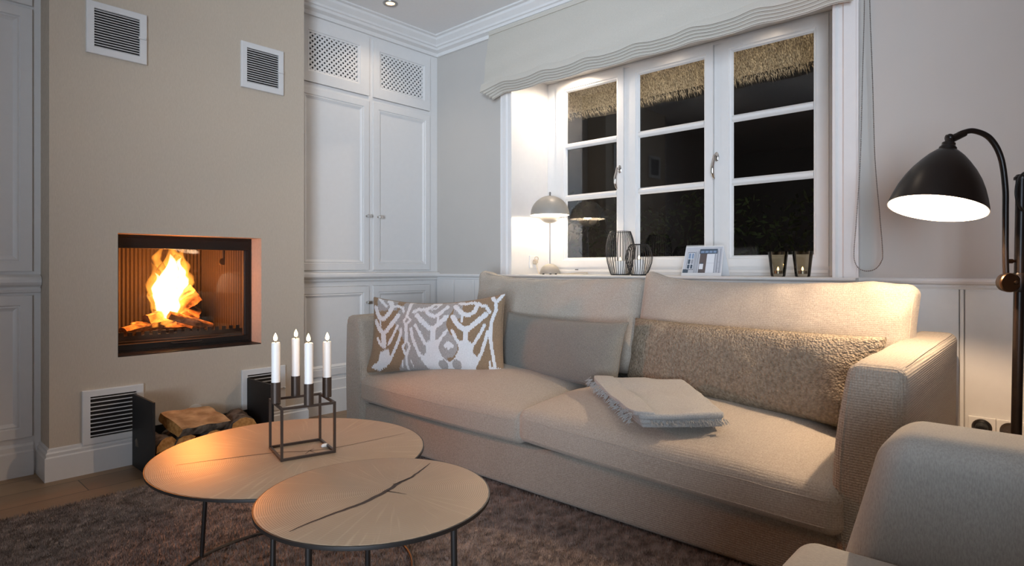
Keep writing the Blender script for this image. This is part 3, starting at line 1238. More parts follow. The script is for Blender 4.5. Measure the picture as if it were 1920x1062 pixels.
def wave(y):
    u = (y - 1.60) / .305
    fr = u - math.floor(u)
    return .0085 * (math.cos(2 * PI * fr) * .8 + .2 * math.cos(4 * PI * fr))


NY = 160
m = MB()
rows = []
for i in range(NY + 1):
    y = BY0 + (BY1 - BY0) * i / NY
    row = []
    for k in range(25):
        f = k / 24
        zb = 2.012 + wave(y)
        z = 2.372 + (zb - 2.372) * f
        x = 2.742 - .062 * f ** .8 - .010 * math.sin(PI * f) + .006 * noise.noise(Vector((y * 1.3 + z * 3.0, z * 9, 2.0))) * math.sin(PI * f * .9 + .1) + .0035 * math.sin((z + .10 * (y - 1.6)) * 46) * f
        ye = y - (y - 1.64) * .012 * f
        row.append((x, ye, z))
    rows.append(row)
m.loft(rows, False)
rows2 = [[(p[0] + .0015, p[1], p[2]) for p in r] for r in rows]
m.loft(rows2[::-1], False)
m.box(2.728, 2.752, BY0 + .002, BY1 - .002, 2.352, 2.378)
fab = m.build('panel', M['linen'], bl, angle=80)
for k in range(5):
    m = MB()
    rows = []
    for i in range(NY + 1):
        s = i / NY
        y0, y1 = BY0 + .010 - .0 * k, BY1 + .010 - .020 * k
        y = y0 + (y1 - y0) * s
        e = max(0, (s - .955) / .045)
        zb = 2.000 - .0135 * k + wave(y) * (1 - .09 * k) - .020 * e
        xf = 2.678 + .0065 * k - .012 * e
        prof = [(.010, .055), (.001, .035), (-.002, .012), (-.003, .004), (-.0005, -.0005), (.003, .001), (.0045, .012), (.0055, .055)]
        rows.append([(xf + a, y, zb + b) for (a, b) in prof])
    m.loft(rows, False)
    m.tube([(r_[3][0] - .0006, r_[3][1], r_[3][2] - .001) for r_ in rows], .0011, 5, mi=1)  # thin dark tube draws the shade along each fold bottom
    m.build('fold', [M['linen'], M['fold_shade']], bl, angle=80)
ch = [(2.735, .585, 2.365), (2.712, .578, 2.25), (2.705, .571, 1.93), (2.70, .577, 1.6), (2.70, .584, 1.30), (2.70, .598, 1.06), (2.70, .606, .94), (2.70, .603, .895), (2.70, .588, .868), (2.70, .560, .858), (2.70, .530, .868), (2.70, .512, .895), (2.70, .507, .93), (2.70, .517, 1.08), (2.70, .533, 1.30), (2.70, .541, 1.6), (2.705, .552, 1.93), (2.712, .556, 2.25), (2.735, .560, 2.365)]


def smooth_path(P, n):
    P = [Vector(p) for p in P]
    out = []
    for i in range(len(P) - 1):
        p0, p1, p2, p3 = P[max(0, i - 1)], P[i], P[i + 1], P[min(len(P) - 1, i + 2)]
        for k in range(n):
            t = k / n
            out.append(.5 * ((2 * p1) + (p2 - p0) * t + (2 * p0 - 5 * p1 + 4 * p2 - p3) * t * t + (3 * p1 - p0 - 3 * p2 + p3) * t ** 3))
    out.append(P[-1])
    return out


sp_ = smooth_path(ch, 10)
m = MB()
m.tube(sp_, .0008, 5)
acc = 0
for a, b in zip(sp_, sp_[1:]):
    L_ = (b - a).length
    while acc < L_:
        p = a + (b - a) * (acc / L_)
        m.lathe([(0, -.0028), (.0024, -.0012), (.0024, .0012), (0, .0028)], p, 6)
        acc += .0072
    acc -= L_
m.build('bead_chain', M['steel'], bl)


# ================================================================== SILL OBJECTS
def flame_mesh(mb, c, h, r, lean=(0, 0)):
    n, seg = 12, 12
    rings = []
    for i in range(n + 1):
        t = i / n
        rad = r * (math.sin(PI * t ** .62) ** .9 if 0 < t < 1 else .0)
        rings.append([(c[0] + lean[0] * t * t + max(rad, 1e-5) * math.cos(2 * PI * k / seg), c[1] + lean[1] * t * t + max(rad, 1e-5) * math.sin(2 * PI * k / seg), c[2] + h * t) for k in range(seg)])
    mb.loft(rings)


SZ = .830
lc_ = (2.93, 2.349)
tl = thing('table_lamp', (lc_[0], lc_[1], SZ), 'small grey table lamp with a domed shade on the window sill', 'lamp')
m = MB()
m.lathe([(0, .006), (.063, .006), (.063, .010), (.062, .020), (.058, .032), (.051, .044), (.041, .054), (.028, .062), (.013, .066), (.0, .067)], (lc_[0], lc_[1], SZ), 40)
bs = m.build('base', M['stone'], tl)
for k in range(3):
    a = .6 + k * 2 * PI / 3
    MB().lathe([(0, 0), (.007, 0), (.007, .007), (0, .007)], (lc_[0] + .045 * math.cos(a), lc_[1] + .045 * math.sin(a), SZ), 10).build('foot', M['blackplastic'], bs)
MB().tube([(lc_[0], lc_[1], SZ + .06), (lc_[0], lc_[1], 1.345)], .0043, 12).build('stem', M['steel'], tl)
m = MB()
prof = [(.1215 * math.cos(a), 1.200 + .122 * math.sin(a)) for a in [i * PI / 2 / 14 for i in range(15)]]
prof[-1] = (.004, 1.322)
inn = [(max(r - .003, .004), z - .002) for (r, z) in reversed(prof)]
inn[-1] = (.1185, 1.200)
m.lathe(prof + inn + [prof[0]], (lc_[0], lc_[1], 0), 48, mis=[0] * 14 + [1] * 15 + [0])
m.build('dome_shade', [M['stone'], M['shade_in']], tl)
m = MB()
prof = [(.006, 1.150)] + [(.060 * math.cos(a), 1.190 + .040 * math.sin(a)) for a in [-PI / 2 + .12 + i * (PI / 2 - .12) / 10 for i in range(11)]]
inn = [(max(r - .003, .006), z + .002) for (r, z) in reversed(prof)]
m.lathe(prof + inn, (lc_[0], lc_[1], 0), 40, mis=[0] * 11 + [1] * 12)
m.build('lower_shade', [M['stone'], M['shade_in']], tl)
m = MB()
m.lathe([(0, 1.320), (.007, 1.322), (.004, 1.330), (.0065, 1.335), (.0065, 1.341), (.003, 1.346), (0, 1.347)], (lc_[0], lc_[1], 0), 16)
m.build('finial', M['steel'], tl)
m = MB()
m.tube(smooth_path([(2.975, 2.500, .905), (2.965, 2.485, .880), (2.960, 2.470, .850), (2.95, 2.450, .834), (2.965, 2.43, .834), (2.985, 2.445, .836), (2.975, 2.47, .840), (2.955, 2.455, .836), (2.95, 2.41, .834)], 8), .0022, 6)
m.build('cord', M['cordm'], tl)
m = MB()
m.tube(smooth_path([(2.965, 2.30, .834), (3.00, 2.24, .836), (3.03, 2.20, .842), (3.04, 2.15, .842), (3.02, 2.13, .836), (3.0, 2.17, .834), (2.985, 2.26, .834)], 8), .0022, 6)
m.build('cord', M['cordm'], tl)
t = thing('power_plug', (2.965, WY1 - .011, .915), 'pale plug with wound cord in the reveal socket', 'plug')
m = MB()
m.lathe([(0, 0), (.016, 0), (.017, .012), (.010, .024), (0, .025)], (2.965, WY1 - .011, .910), 20, (1, 0, 0), (0, 0, 1), (0, -1, 0))
m.build('plug_body', M['cordm'], t)
m = MB()
loop = [(2.965 + .016 * math.cos(a), WY1 - .030 - .004 * math.sin(2 * a), .925 + .018 * math.sin(a)) for a in [i * 2 * PI / 20 for i in range(41)]]
m.tube(loop, .0022, 6)
m.build('cord', M['cordm'], t)


def pillar(c, r, h, label, group, fl=.020):
    t = thing('pillar_candle', c, label, 'candle', group)
    m = MB()
    m.lathe([(0, 0), (r, 0), (r, h - .003), (r - .003, h), (r * .6, h - .004), (0, h - .006)], c, 28)
    m.build('wax', M['wax'], t)
    m = MB().tube([(c[0], c[1], c[2] + h - .007), (c[0] + .0005, c[1], c[2] + h + .006)], .0011, 6)
    m.build('wick', M['wick'], t)
    m = MB()
    flame_mesh(m, (c[0], c[1], c[2] + h + .002), fl, .0052)
    m.build('flame', M['candleflame'], t)
    light('candle_light', 'POINT', (c[0], c[1], c[2] + h + .014), .22, WARM, .005)


def lantern(c, H, prof, n, label):
    t = thing('wire_lantern', c, label, 'lantern', 'black wire lanterns on the window sill')
    m = MB()
    for k in range(n):
        a = 2 * PI * k / n
        m.tube([(c[0] + r * math.cos(a), c[1] + r * math.sin(a), c[2] + z * H) for (r, z) in prof], .0016, 5)
    for (r, z) in (prof[-1], prof[0]):
        m.tube([(c[0] + r * math.cos(2 * PI * q / 40), c[1] + r * math.sin(2 * PI * q / 40), c[2] + z * H) for q in range(40)], .0019, 6, True)
    m.build('wire_cage', M['black'], t)
    r0 = prof[0][0]
    m = MB().lathe([(0, 0), (r0, 0), (r0, .006), (0, .006)], c, 36)
    m.build('base_plate', M['black'], t)


lantern((2.915, 1.829, SZ), .245, [(.053, .02), (.062, .12), (.074, .32), (.081, .52), (.080, .68), (.070, .86), (.058, 1.0)], 32, 'taller black wire lantern with a lit candle on the sill')
lantern((2.865, 1.680, SZ), .168, [(.043, .03), (.055, .18), (.068, .40), (.072, .58), (.066, .78), (.056, .92), (.046, 1.0)], 30, 'smaller round black wire lantern in front of the taller one')
pillar((2.915, 1.829, SZ + .0065), .030, .074, 'white candle burning inside the taller wire lantern', 'candles in the wire lanterns')
pillar((2.865, 1.680, SZ + .0065), .030, .080, 'white candle burning inside the smaller wire lantern', 'candles in the wire lanterns')


def tumbler(c, label):
    t = thing('glass_tumbler', c, label, 'tea light holder', 'smoky glass tea light holders')
    m = MB()
    m.lathe([(0, .001), (.030, .001), (.032, .006), (.0375, .06), (.0440, .116), (.0420, .116), (.0355, .06), (.030, .014), (0, .014)], c, 40)
    m.build('glass_body', M['smoke'], t)


def tealight(c, label):
    t = thing('tea_light', c, label, 'candle', 'tea lights in the smoky glasses')
    m = MB()
    m.lathe([(0, 0), (.0185, 0), (.019, .013), (.018, .013), (.018, .001), (0, .001)], c, 24)
    m.build('metal_cup', M['steel'], t)
    MB().lathe([(.0178, .0015), (.0178, .011), (0, .010)], c, 24).build('wax', M['wax'], t)
    MB().tube([(c[0], c[1], c[2] + .0102), (c[0], c[1], c[2] + .016)], .0010, 5).build('wick', M['wick'], t)
    m = MB()
    flame_mesh(m, (c[0], c[1], c[2] + .014), .019, .0046)
    m.build('flame', M['tinyflame'], t)
    light('candle_light', 'POINT', (c[0], c[1], c[2] + .026), .12, WARM, .004)


tumbler((2.885, .961, SZ), 'ribbed smoky glass tea light holder left of its pair')
tumbler((2.880, .853, SZ), 'plain smoky glass tea light holder nearest the right window edge')
tealight((2.885, .961, SZ + .0145), 'tea light burning low in the ribbed glass')
tealight((2.880, .853, SZ + .0145), 'tea light burning in the plain smoky glass')

# desk calendar: a paper easel, printed sheet, wire spiral
cal = thing('desk_calendar', (2.90, 1.31, SZ), 'white desk calendar with a photo of a doorway standing on the sill', 'calendar')
A0, A1 = Vector((2.868, 1.436, SZ + .0005)), Vector((2.862, 1.222, SZ + .0005))     # front foot
ax = (A1 - A0).normalized()
bk = Vector((-ax.y, ax.x, 0))
if bk.x < 0:
    bk = -bk
T0, T1 = A0 + bk * .045 + Vector((0, 0, .150)) - ax * -.006, A1 + bk * .045 + Vector((0, 0, .150)) - ax * .006
B0, B1 = A0 + bk * .100, A1 + bk * .100
m = MB()
for (P, Q, Rr, Tt, nn) in ((A0, A1, T1, T0, -bk), (B1, B0, T0, T1, bk), (A0, B0, B1, A1, Vector((0, 0, 1)))):
    d = (Q - P).cross(Tt - P).normalized() * .0006
    b = len(m.v)
    for w in (P, Q, Rr, Tt):
        m.v.append(tuple(w - d))
    for w in (P, Q, Rr, Tt):
        m.v.append(tuple(w + d))
    for q in ((0, 3, 2, 1), (4, 5, 6, 7), (0, 1, 5, 4), (1, 2, 6, 5), (2, 3, 7, 6), (3, 0, 4, 7)):
        m.face([b + i for i in q], 0, False)
m.build('easel', M['paper'], cal)
# printed photograph: flat coloured areas in page coordinates (0..1)
pics = [
    ((0.02, .10, .98, .97), 0), ((.02, .10, .16, .22), 1),
    ((.09, .20, .28, .80), 1), ((.10, .22, .27, .78), 3), ((.115, .58, .18, .76), 5), ((.20, .58, .255, .76), 5), ((.115, .40, .18, .56), 1), ((.20, .40, .255, .56), 4), ((.115, .24, .18, .38), 1), ((.20, .24, .255, .38), 1),
    ((.30, .10, .32, .82), 4), ((.335, .10, .345, .78), 4), ((.365, .10, .385, .84), 4),
    ((.40, .74, .86, .90), 1), ((.43, .77, .52, .84), 5), ((.54, .77, .63, .84), 5), ((.65, .77, .73, .84), 5), ((.75, .77, .83, .84), 5),
    ((.42, .10, .61, .74), 2), ((.43, .22, .53, .40), 3), ((.46, .40, .52, .44), 1), ((.45, .10, .46, .22), 1), ((.60, .10, .80, .73), 3), ((.61, .42, .80, .425), 4), ((.80, .10, .82, .75), 4),
    ((.86, .12, .885, .84), 4), ((.93, .10, .95, .90), 4), ((.885, .45, .93, .46), 4), ((.885, .25, .93, .26), 4),
]
m = MB()
nrm = (A1 - A0).cross(T0 - A0).normalized()
if nrm.dot(bk) > 0:
    nrm = -nrm
for i, ((a, b, c, d), mi) in enumerate(pics):
    o = nrm * (.0012 + .00008 * i)
    def pg(u, v):
        L0 = A0 + (T0 - A0) * v
        R0 = A1 + (T1 - A1) * v
        return L0 + (R0 - L0) * u + o
    k = len(m.v)
    for (u, v) in ((a, b), (c, b), (c, d), (a, d)):
        m.v.append(tuple(pg(u, v)))
    m.face((k, k + 1, k + 2, k + 3), mi, False)
m.build('printed_photo', [M['p_wall'], M['p_dark'], M['p_door'], M['p_white'], M['p_mid'], M['p_blue']], cal)
m = MB()
for k in range(26):
    c = T0 + (T1 - T0) * ((k + .5) / 26)
    m.tube([c + bk * (.005 * math.cos(a)) + Vector((0, 0, .005 * math.sin(a) + .001)) for a in [q * 2 * PI / 10 for q in range(10)]], .0011, 5, True)
m.build('wire_spiral', M['plastic'], cal)

# ================================================================== RUG
RX0, RX1, RY0, RY1 = -1.2, 2.05, -.9, 2.662
rug = MB()
rug.box(RX0, RX1, RY0, RY1, .0005, .008)
rs = np.random.RandomState(3)
nT = 150000
tx = rs.uniform(.0, 1.74, nT)
ty = rs.uniform(.45, RY1 + .004, nT)
keep = (tx * .673 - ty * .739) / np.maximum(tx * .739 + ty * .673, .05) > -.90
tx, ty = tx[keep], ty[keep]
nT = len(tx)
hgt = rs.uniform(.008, .016, nT)
ang = rs.uniform(0, 2 * PI, nT)
lx = rs.normal(0, .0035, nT)
ly = rs.normal(0, .0035, nT)
rw = rs.uniform(.0011, .0019, nT)
V = np.zeros((nT, 4, 3))
for k in range(3):
    a = ang + k * 2 * PI / 3
    V[:, k, 0] = tx + rw * np.cos(a)
    V[:, k, 1] = ty + rw * np.sin(a)
    V[:, k, 2] = .006
V[:, 3, 0] = tx + lx
V[:, 3, 1] = ty + ly
V[:, 3, 2] = .006 + hgt
b0 = len(rug.v)
rug.v.extend(map(tuple, V.reshape(-1, 3).tolist()))
ii = b0 + np.arange(nT) * 4
F = np.concatenate([np.stack([ii, ii + 1, ii + 3], 1), np.stack([ii + 1, ii + 2, ii + 3], 1), np.stack([ii + 2, ii, ii + 3], 1)])
rug.f.extend(map(tuple, F.tolist()))
rug.m.extend([0] * len(F))
rug.sm.extend([False] * len(F))
tag(rug.build('rug', M['rug']), 'mottled brown grey pile rug under the coffee tables', 'rug')
RZ = .012


# ================================================================== COFFEE TABLES
def coffee_table(cx, cy, r, z, legs, ring_r, wood, label, cracks, group='round wood slice coffee tables'):
    t = thing('coffee_table', (cx, cy, RZ), label, 'coffee table', group)
    m = MB()
    m.lathe([(0, z - .007), (r - .003, z - .007), (r - .003, z - .0006), (r - .0045, z), (0, z)], (cx, cy, 0), 96)
    top = m.build('tabletop', wood, t, angle=30)
    m = MB()
    m.lathe([(r - .004, z - .008), (r, z - .008), (r + .0003, z - .005), (r, z - .0012), (r - .003, z - .0008), (r - .003, z - .007), (r - .004, z - .008)], (cx, cy, 0), 96)
    m.build('rim', M['legs'], t)
    m = MB()
    for pts, ws in cracks:
        n = len(pts)
        L_, R2 = [], []
        for i in range(n):
            a = Vector(pts[max(0, i - 1)])
            b = Vector(pts[min(n - 1, i + 1)])
            d = (b - a).normalized()
            nv = Vector((-d.y, d.x))
            p = Vector(pts[i])
            L_.append(p + nv * ws[i] / 2)
            R2.append(p - nv * ws[i] / 2)
        b = len(m.v)
        for i in range(n):
            m.v.append((L_[i].x, L_[i].y, z + .0004))
            m.v.append((R2[i].x, R2[i].y, z + .0004))
        for i in range(n - 1):
            m.face((b + 2 * i, b + 2 * i + 1, b + 2 * i + 3, b + 2 * i + 2), 0, False)
    m.build('crack', M['crack'], top)
    for (a, r0, r1) in legs:
        a = math.radians(a)
        m = MB().tube([(cx + r1 * math.cos(a), cy + r1 * math.sin(a), RZ + .005), (cx + r0 * math.cos(a), cy + r0 * math.sin(a), z - .014)], .0062, 12)
        m.build('leg', M['legs'], t)
    m = MB()
    m.tube([(cx + ring_r * math.cos(2 * PI * k / 72), cy + ring_r * math.sin(2 * PI * k / 72), RZ + .006) for k in range(72)], .0055, 8, True)
    m.build('floor_ring', M['legs'], t)
    m = MB()
    tr = legs[0][1]
    m.tube([(cx + tr * math.cos(2 * PI * k / 48), cy + tr * math.sin(2 * PI * k / 48), z - .018) for k in range(48)], .005, 8, True)
    m.build('top_ring', M['legs'], t)


def resample(P, n):
    P = [Vector((p[0], p[1], 0)) for p in P]
    q = smooth_path(P, n)
    return [(v.x + .002 * noise.noise(v * 60), v.y + .002 * noise.noise(v * 60 + Vector((5, 0, 0)))) for v in q]


cb = resample([(.556, 1.67), (.66, 1.632), (.769, 1.587), (.848, 1.529), (.929, 1.499), (1.135, 1.475)], 8)
wb = [.0012 + .0022 * math.sin(PI * i / (len(cb) - 1)) for i in range(len(cb))]
coffee_table(.824, 1.570, .3575, .365, [(114, .30, .326), (234, .30, .326), (354, .30, .326)], .326, M['big_wood'], 'larger round wood slice coffee table carrying the candle holder',
             [(cb, wb), ([(.826, 1.512), (.848, 1.529), (.868, 1.540)], [.001, .003, .001]), ([(.848, 1.529), (.851, 1.503)], [.003, .001])])
cs = resample([(.500, .970), (.586, .981), (.656, .984), (.729, 1.003), (.763, 1.018), (.816, 1.032), (.895, 1.070)], 8)
ws = [.0014 + .0085 * math.sin(PI * min(1, i / (len(cs) - 1) * 1.02)) ** .8 for i in range(len(cs))]
coffee_table(.702, 1.007, .2275, .420, [(62, .148, .150), (182, .148, .150), (297, .165, .170)], .150, M['small_wood'], 'smaller taller round wood slice table in the foreground',
             [(cs, ws), (resample([(.725, 1.000), (.732, .980), (.741, .958)], 4), [.005, .004, .003, .003, .002, .002, .001, .001, .0008]), (resample([(.755, 1.022), (.778, 1.024), (.812, 1.028)], 4), [.003] * 5 + [.002] * 4)])

# candle holder and four tapers
hc, hs, ha = Vector((.836, 1.548, .365)), .138, math.radians(-14)
ex, ey = Vector((math.cos(ha), math.sin(ha), 0)), Vector((-math.sin(ha), math.cos(ha), 0))
ho = thing('candle_holder', hc, 'dark metal cube frame candle holder on the larger table', 'candle holder')
m = MB()
HT = frame_T(hc, ex, ey, (0, 0, 1))
b_, hh = .0032, hs / 2
for sx in (-1, 1):
    for sy in (-1, 1):
        m.box(sx * hh - b_, sx * hh + b_, sy * hh - b_, sy * hh + b_, 0, .140, 0, HT)
for z in (.0005, .140 - 2 * b_ - .0003):
    for s in (-1, 1):
        m.box(-hh + b_, hh - b_, s * hh - b_ + .0002, s * hh + b_ - .0002, z, z + 2 * b_, 0, HT)
        m.box(s * hh - b_ + .0002, s * hh + b_ - .0002, -hh + b_, hh - b_, z, z + 2 * b_, 0, HT)
m.build('frame', M['dark'], ho)
places = [(ex * -hh, 'white taper candle in the left cup of the cube holder', .107), (ey * hh, 'white taper candle in the rear cup of the cube holder', .107),
          (ey * -hh, 'white taper candle in the front cup of the cube holder', .108), (ex * hh, 'white taper candle in the right cup of the cube holder', .100)]
for (o, lab, h) in places:
    c = hc + o + Vector((0, 0, .1405))
    m = MB()
    m.lathe([(0, 0), (.0125, 0), (.0125, .056), (.0118, .056), (.0118, .035), (0, .035)], c, 28)
    m.build('cup', M['dark'], ho)
for i, (o, lab, h) in enumerate(places):
    c = hc + o + Vector((0, 0, .1405 + .0355))
    t = thing('taper_candle', c, lab, 'candle', 'white taper candles in the cube holder')
    top = .0205 + h
    m = MB()
    m.lathe([(0, 0), (.0112, 0), (.0114, top - .004), (.0105, top), (.006, top - .002), (0, top - .003)], c, 24)
    m.build('wax', M['wax'], t)
    lx_ = (-.001, .001)[i % 2]
    MB().tube([c + Vector((0, 0, top - .004)), c + Vector((0, 0, top + .004)), c + Vector((lx_ * 2, lx_, top + .009))], .0011, 6).build('wick', M['wick'], t)
    m = MB()
    flame_mesh(m, c + Vector((lx_, 0, top + .004)), .0225, .0052)
    m.build('flame', M['candleflame'], t)
    light('candle_light', 'POINT', c + Vector((0, 0, top + .015)), .17, WARM, .006)
m = MB()
m.lathe([(0, 0), (.010, 0), (.011, .004), (.007, .008), (0, .009)], (.896, 1.532, .3656), 9, (1, 0, 0), (0, .6, 0), (0, 0, 1))
tag(m.build('wax_crumb', M['wax'], angle=20), 'small white crumb of wax on the larger table inside the cube holder', 'wax')

# ================================================================== SOFA
SB = .013
sofa = thing('sofa', (2.2, 1.485, SB), 'long sand coloured two seat fabric sofa under the window', 'sofa')
m = MB()
rbox(m, (2.163, 1.485, .106), (.89, 2.18, .178), .022, (6, 12, 3), 3)
m.build('seat_base', M['sofa'], sofa, angle=60)
m = MB()
rbox(m, (2.615, 1.485, .330), (.155, 2.18, .630), .03, (2, 12, 6), 3)
m.build('back_frame', M['sofa'], sofa, angle=60)


def arm(y0, y1, inner):
    m = MB()
    cy = (y0 + y1) / 2
    H = .618

    def df(p):
        zz = (p.z + H / 2) / H
        f = (p.x + .495) / .99
        bul = math.sin(PI * min(1, max(0, zz)) ** .9) * (1 if p.y * inner > 0 else .25)
        p = Vector(p)
        p.y += inner * .038 * bul * (1 - f * .6) * abs(p.y) / ((y1 - y0) / 2)
        p.x += -.010 * math.sin(PI * zz) * (1 if p.x < 0 else 0)
        p.z += .010 * (f - .3) + .003 * noise.noise(Vector((p.x * 6, p.y * 6, p.z * 4)))
        return p
    fin = rbox(m, (2.195, cy, SB + H / 2), (.99, y1 - y0, H), .030, (14, 4, 10), 5, df)
    a = m.build('arm', M['sofa'], sofa, angle=60)
    # piped seam round the outer and inner panels
    s = MB()
    hx, hy, hz = .495, (y1 - y0) / 2, H / 2
    for sy in (-1, 1):
        k = hy - .012
        P = [(-hx, sy * k, -hz + .03 + (2 * hz - .03) * i / 12) for i in range(12)] + [(-hx, sy * k, hz)] + [(-hx + 2 * hx * i / 14, sy * k, hz) for i in range(1, 15)]
        s.tube([fin(Vector(q)) for q in P], .0028, 6)
    s.build('piping', M['sofa'], a)
    return a


arm(.268, .398, 1)
arm(2.578, 2.705, -1)


def seat_cushion(y0, y1, x0, x1, tilt, seed):
    m = MB()
    cx, cy = (x0 + x1) / 2, (y0 + y1) / 2
    sx, sy, sz = x1 - x0, y1 - y0, .135

    def df(p):
        s, t = p.x / (sx / 2), p.y / (sy / 2)
        p = Vector(p)
        k = (p.z + sz / 2) / sz
        dome = (1 - abs(s) ** 3) * (1 - abs(t) ** 4)
        p.z += k * .058 * max(0, dome) - (1 - k) * .010 * (s < 0) * (-s) ** 6
        fr = max(0, -s) ** 4
        p.x -= .016 * fr * (1 - t ** 2)
        p.z += tilt * t * .5 * (.4 + .6 * (s < 0))
        p.z += .006 * noise.noise(Vector((p.x * 4 + seed, p.y * 4, 0))) * k + .0025 * noise.noise(Vector((p.x * 13 + seed, p.y * 13, 0))) * k
        p.z += .020 * s * k
        return p
    fin = rbox(m, (cx, cy, .207 + sz / 2), (sx, sy, sz), .036, (16, 20, 3), 5, df)
    c = m.build('seat_cushion', M['cushion'], sofa, angle=70)
    s = MB()
    hx, hy, hz = sx / 2, sy / 2, sz / 2
    e = .004
    P = [(-hx, -hy + .02 + (2 * hy - .04) * i / 30, hz - .020) for i in range(31)]
    for zz in (hz - .030, -hz + .030):
        loop = []
        n = 24
        loop = [(-hx, hy - 2 * hy * i / n, zz) for i in range(n + 1)]
        s.tube([fin(Vector(q)) for q in loop], .0022, 6)
    s.build('piping', M['cushion'], c)


seat_cushion(1.497, 2.574, 1.694, 2.46, .010, 3)
seat_cushion(.402, 1.500, 1.668, 2.46, .040, 8)


def back_cushion(y0, y1, seed, zt):
    m = MB()
    w = y1 - y0
    h = zt - .385
    T = Matrix.Rotation(math.radians(9), 3, 'Y')

    def df(p):
        s, t = p.y / (w / 2), p.z / (h / 2)
        p = Vector(p)
        bul = max(0, 1 - s * s) ** .6 * max(0, 1 - t * t) ** .6
        sg = p.x / .065
        p.x += sg * .050 * bul
        sag = -.026 * (1 - abs(s) ** 3) * (t > 0) * t - .030 * max(0, -s - .72) / .28 * (t > 0) * t
        ear = (.034 if s > 0 else .012) * abs(s) ** 7 * (t > 0) * t
        p.z += sag + ear
        p.y += .030 * (1 - t) * max(0, s)
        p.y *= 1 - .020 * (1 - t * t) + (.012 * t if t > 0 else 0)
        p.x += .010 * noise.noise(Vector((p.y * 5 + seed, p.z * 5, sg))) + .006 * noise.noise(Vector((p.y * 16 + p.z * 7 + seed, p.z * 14, sg)))
        wr = math.exp(-((1 - t) / .35) ** 2) * math.sin(p.y * 38 + p.z * 24 + seed) * .012 * (noise.noise(Vector((p.y * 3, seed, 0))) + .6)
        p.x += sg * wr
        p.z += .005 * noise.noise(Vector((p.y * 7 + seed, 3, 0)))
        return p
    c = Vector((2.41, (y0 + y1) / 2, .385 + h / 2))
    T4 = T.to_4x4()
    fin = rbox(m, c, (.13, w, h), .042, (3, 40, 24), 5, df, T4)
    o = m.build('back_cushion', M['cushion'], sofa, angle=70)
    s = MB()
    hx, hy, hz = .065, w / 2, h / 2
    for xx in (-hx + .012,):
        P = [(xx, hy, -hz + .04 + (2 * hz - .06) * i / 12) for i in range(13)] + [(xx, hy - 2 * hy * i / 20, hz) for i in range(1, 20)] + [(xx, -hy, hz - .02 - (2 * hz - .06) * i / 12) for i in range(13)]
        s.tube([fin(Vector(q)) for q in P], .0022, 6)
    s.build('piping', M['cushion'], o)


back_cushion(1.385, 2.420, 2.0, .838)
back_cushion(.350, 1.372, 6.0, .836)

# ------------------------------------------------------------------ scatter cushions
# ikat pattern traced in pattern units, u 0..1 left to right, v 0..1 bottom to top
C0 = {'TL': (150, 140), 'TR': (1490, 175), 'BR': (1530, 915), 'BL': (70, 935)}


def to_uv(x, y):
    v = .5
    for _ in range(8):
        xl = C0['TL'][0] + (C0['BL'][0] - C0['TL'][0]) * (1 - v)
        xr = C0['TR'][0] + (C0['BR'][0] - C0['TR'][0]) * (1 - v)
        u = (x - xl) / (xr - xl)
        yt = C0['TL'][1] + (C0['TR'][1] - C0['TL'][1]) * u
        yb = C0['BL'][1] + (C0['BR'][1] - C0['BL'][1]) * u
        # pillow top edge sags in the middle
        yt += 95 * (1 - (2 * u - 1) ** 2)
        yb -= 25 * (1 - (2 * u - 1) ** 2)
        v = 1 - (y - yt) / (yb - yt)
    return u, v


STROKES = [
    ([(215, 150), (270, 215), (310, 250)], 26), ([(335, 190), (375, 260), (350, 330), (290, 385), (240, 390), (200, 330), (175, 260)], 46), ([(370, 255), (430, 255), (490, 280), (502, 325)], 26),
    ([(230, 390), (235, 470)], 16), ([(445, 365), (380, 450), (310, 530), (265, 545), (215, 495), (175, 410)], 44), ([(265, 545), (275, 660)], 60), ([(445, 480), (400, 560), (335, 665)], 26),
    ([(190, 590), (230, 660), (290, 690)], 26), ([(482, 525), (470, 590), (420, 690), (360, 790), (320, 850)], 30),
    ([(572, 190), (565, 290), (545, 380)], 32), ([(545, 385), (512, 430), (535, 475)], 20), ([(545, 385), (592, 425), (545, 475)], 20), ([(540, 470), (540, 640)], 34),
    ([(538, 640), (495, 695), (530, 765)], 24), ([(545, 640), (578, 690), (540, 765)], 24), ([(533, 760), (533, 900)], 24), ([(590, 215), (650, 185)], 34), ([(490, 820), (480, 880)], 14), ([(580, 820), (600, 870)], 12),
    ([(870, 258), (825, 240), (790, 290), (740, 310), (660, 308), (618, 335)], 36), ([(740, 310), (770, 360), (830, 395), (890, 372), (960, 290)], 36), ([(805, 320), (850, 300), (885, 262)], 16),
    ([(655, 375), (720, 450), (790, 520), (830, 530), (900, 470), (965, 405)], 46), ([(880, 400), (880, 470)], 18), ([(830, 530), (830, 660)], 50), ([(642, 485), (690, 570), (745, 665), (810, 700)], 30), ([(975, 550), (900, 640), (850, 680)], 30),
    ([(595, 525), (610, 620), (680, 760), (770, 840)], 32),
    ([(1070, 255), (1140, 270), (1210, 258), (1265, 280), (1340, 295), (1385, 350)], 30), ([(1255, 270), (1240, 350), (1180, 395), (1120, 370), (1035, 290)], 40),
    ([(1030, 405), (1090, 490), (1140, 530), (1190, 535), (1260, 470), (1350, 375)], 48), ([(1125, 390), (1125, 460)], 18), ([(1172, 530), (1172, 660)], 46), ([(1030, 550), (1080, 630), (1130, 685)], 30), ([(1350, 480), (1320, 560), (1255, 665)], 28),
    ([(1385, 540), (1370, 620), (1330, 740), (1270, 840)], 30), ([(1380, 205), (1425, 255), (1440, 330), (1415, 430), (1410, 500), (1415, 600), (1432, 700), (1455, 850)], 30), ([(1475, 180), (1440, 240)], 34), ([(1410, 810), (1405, 910)], 20), ([(1430, 890), (1510, 900)], 56),
]
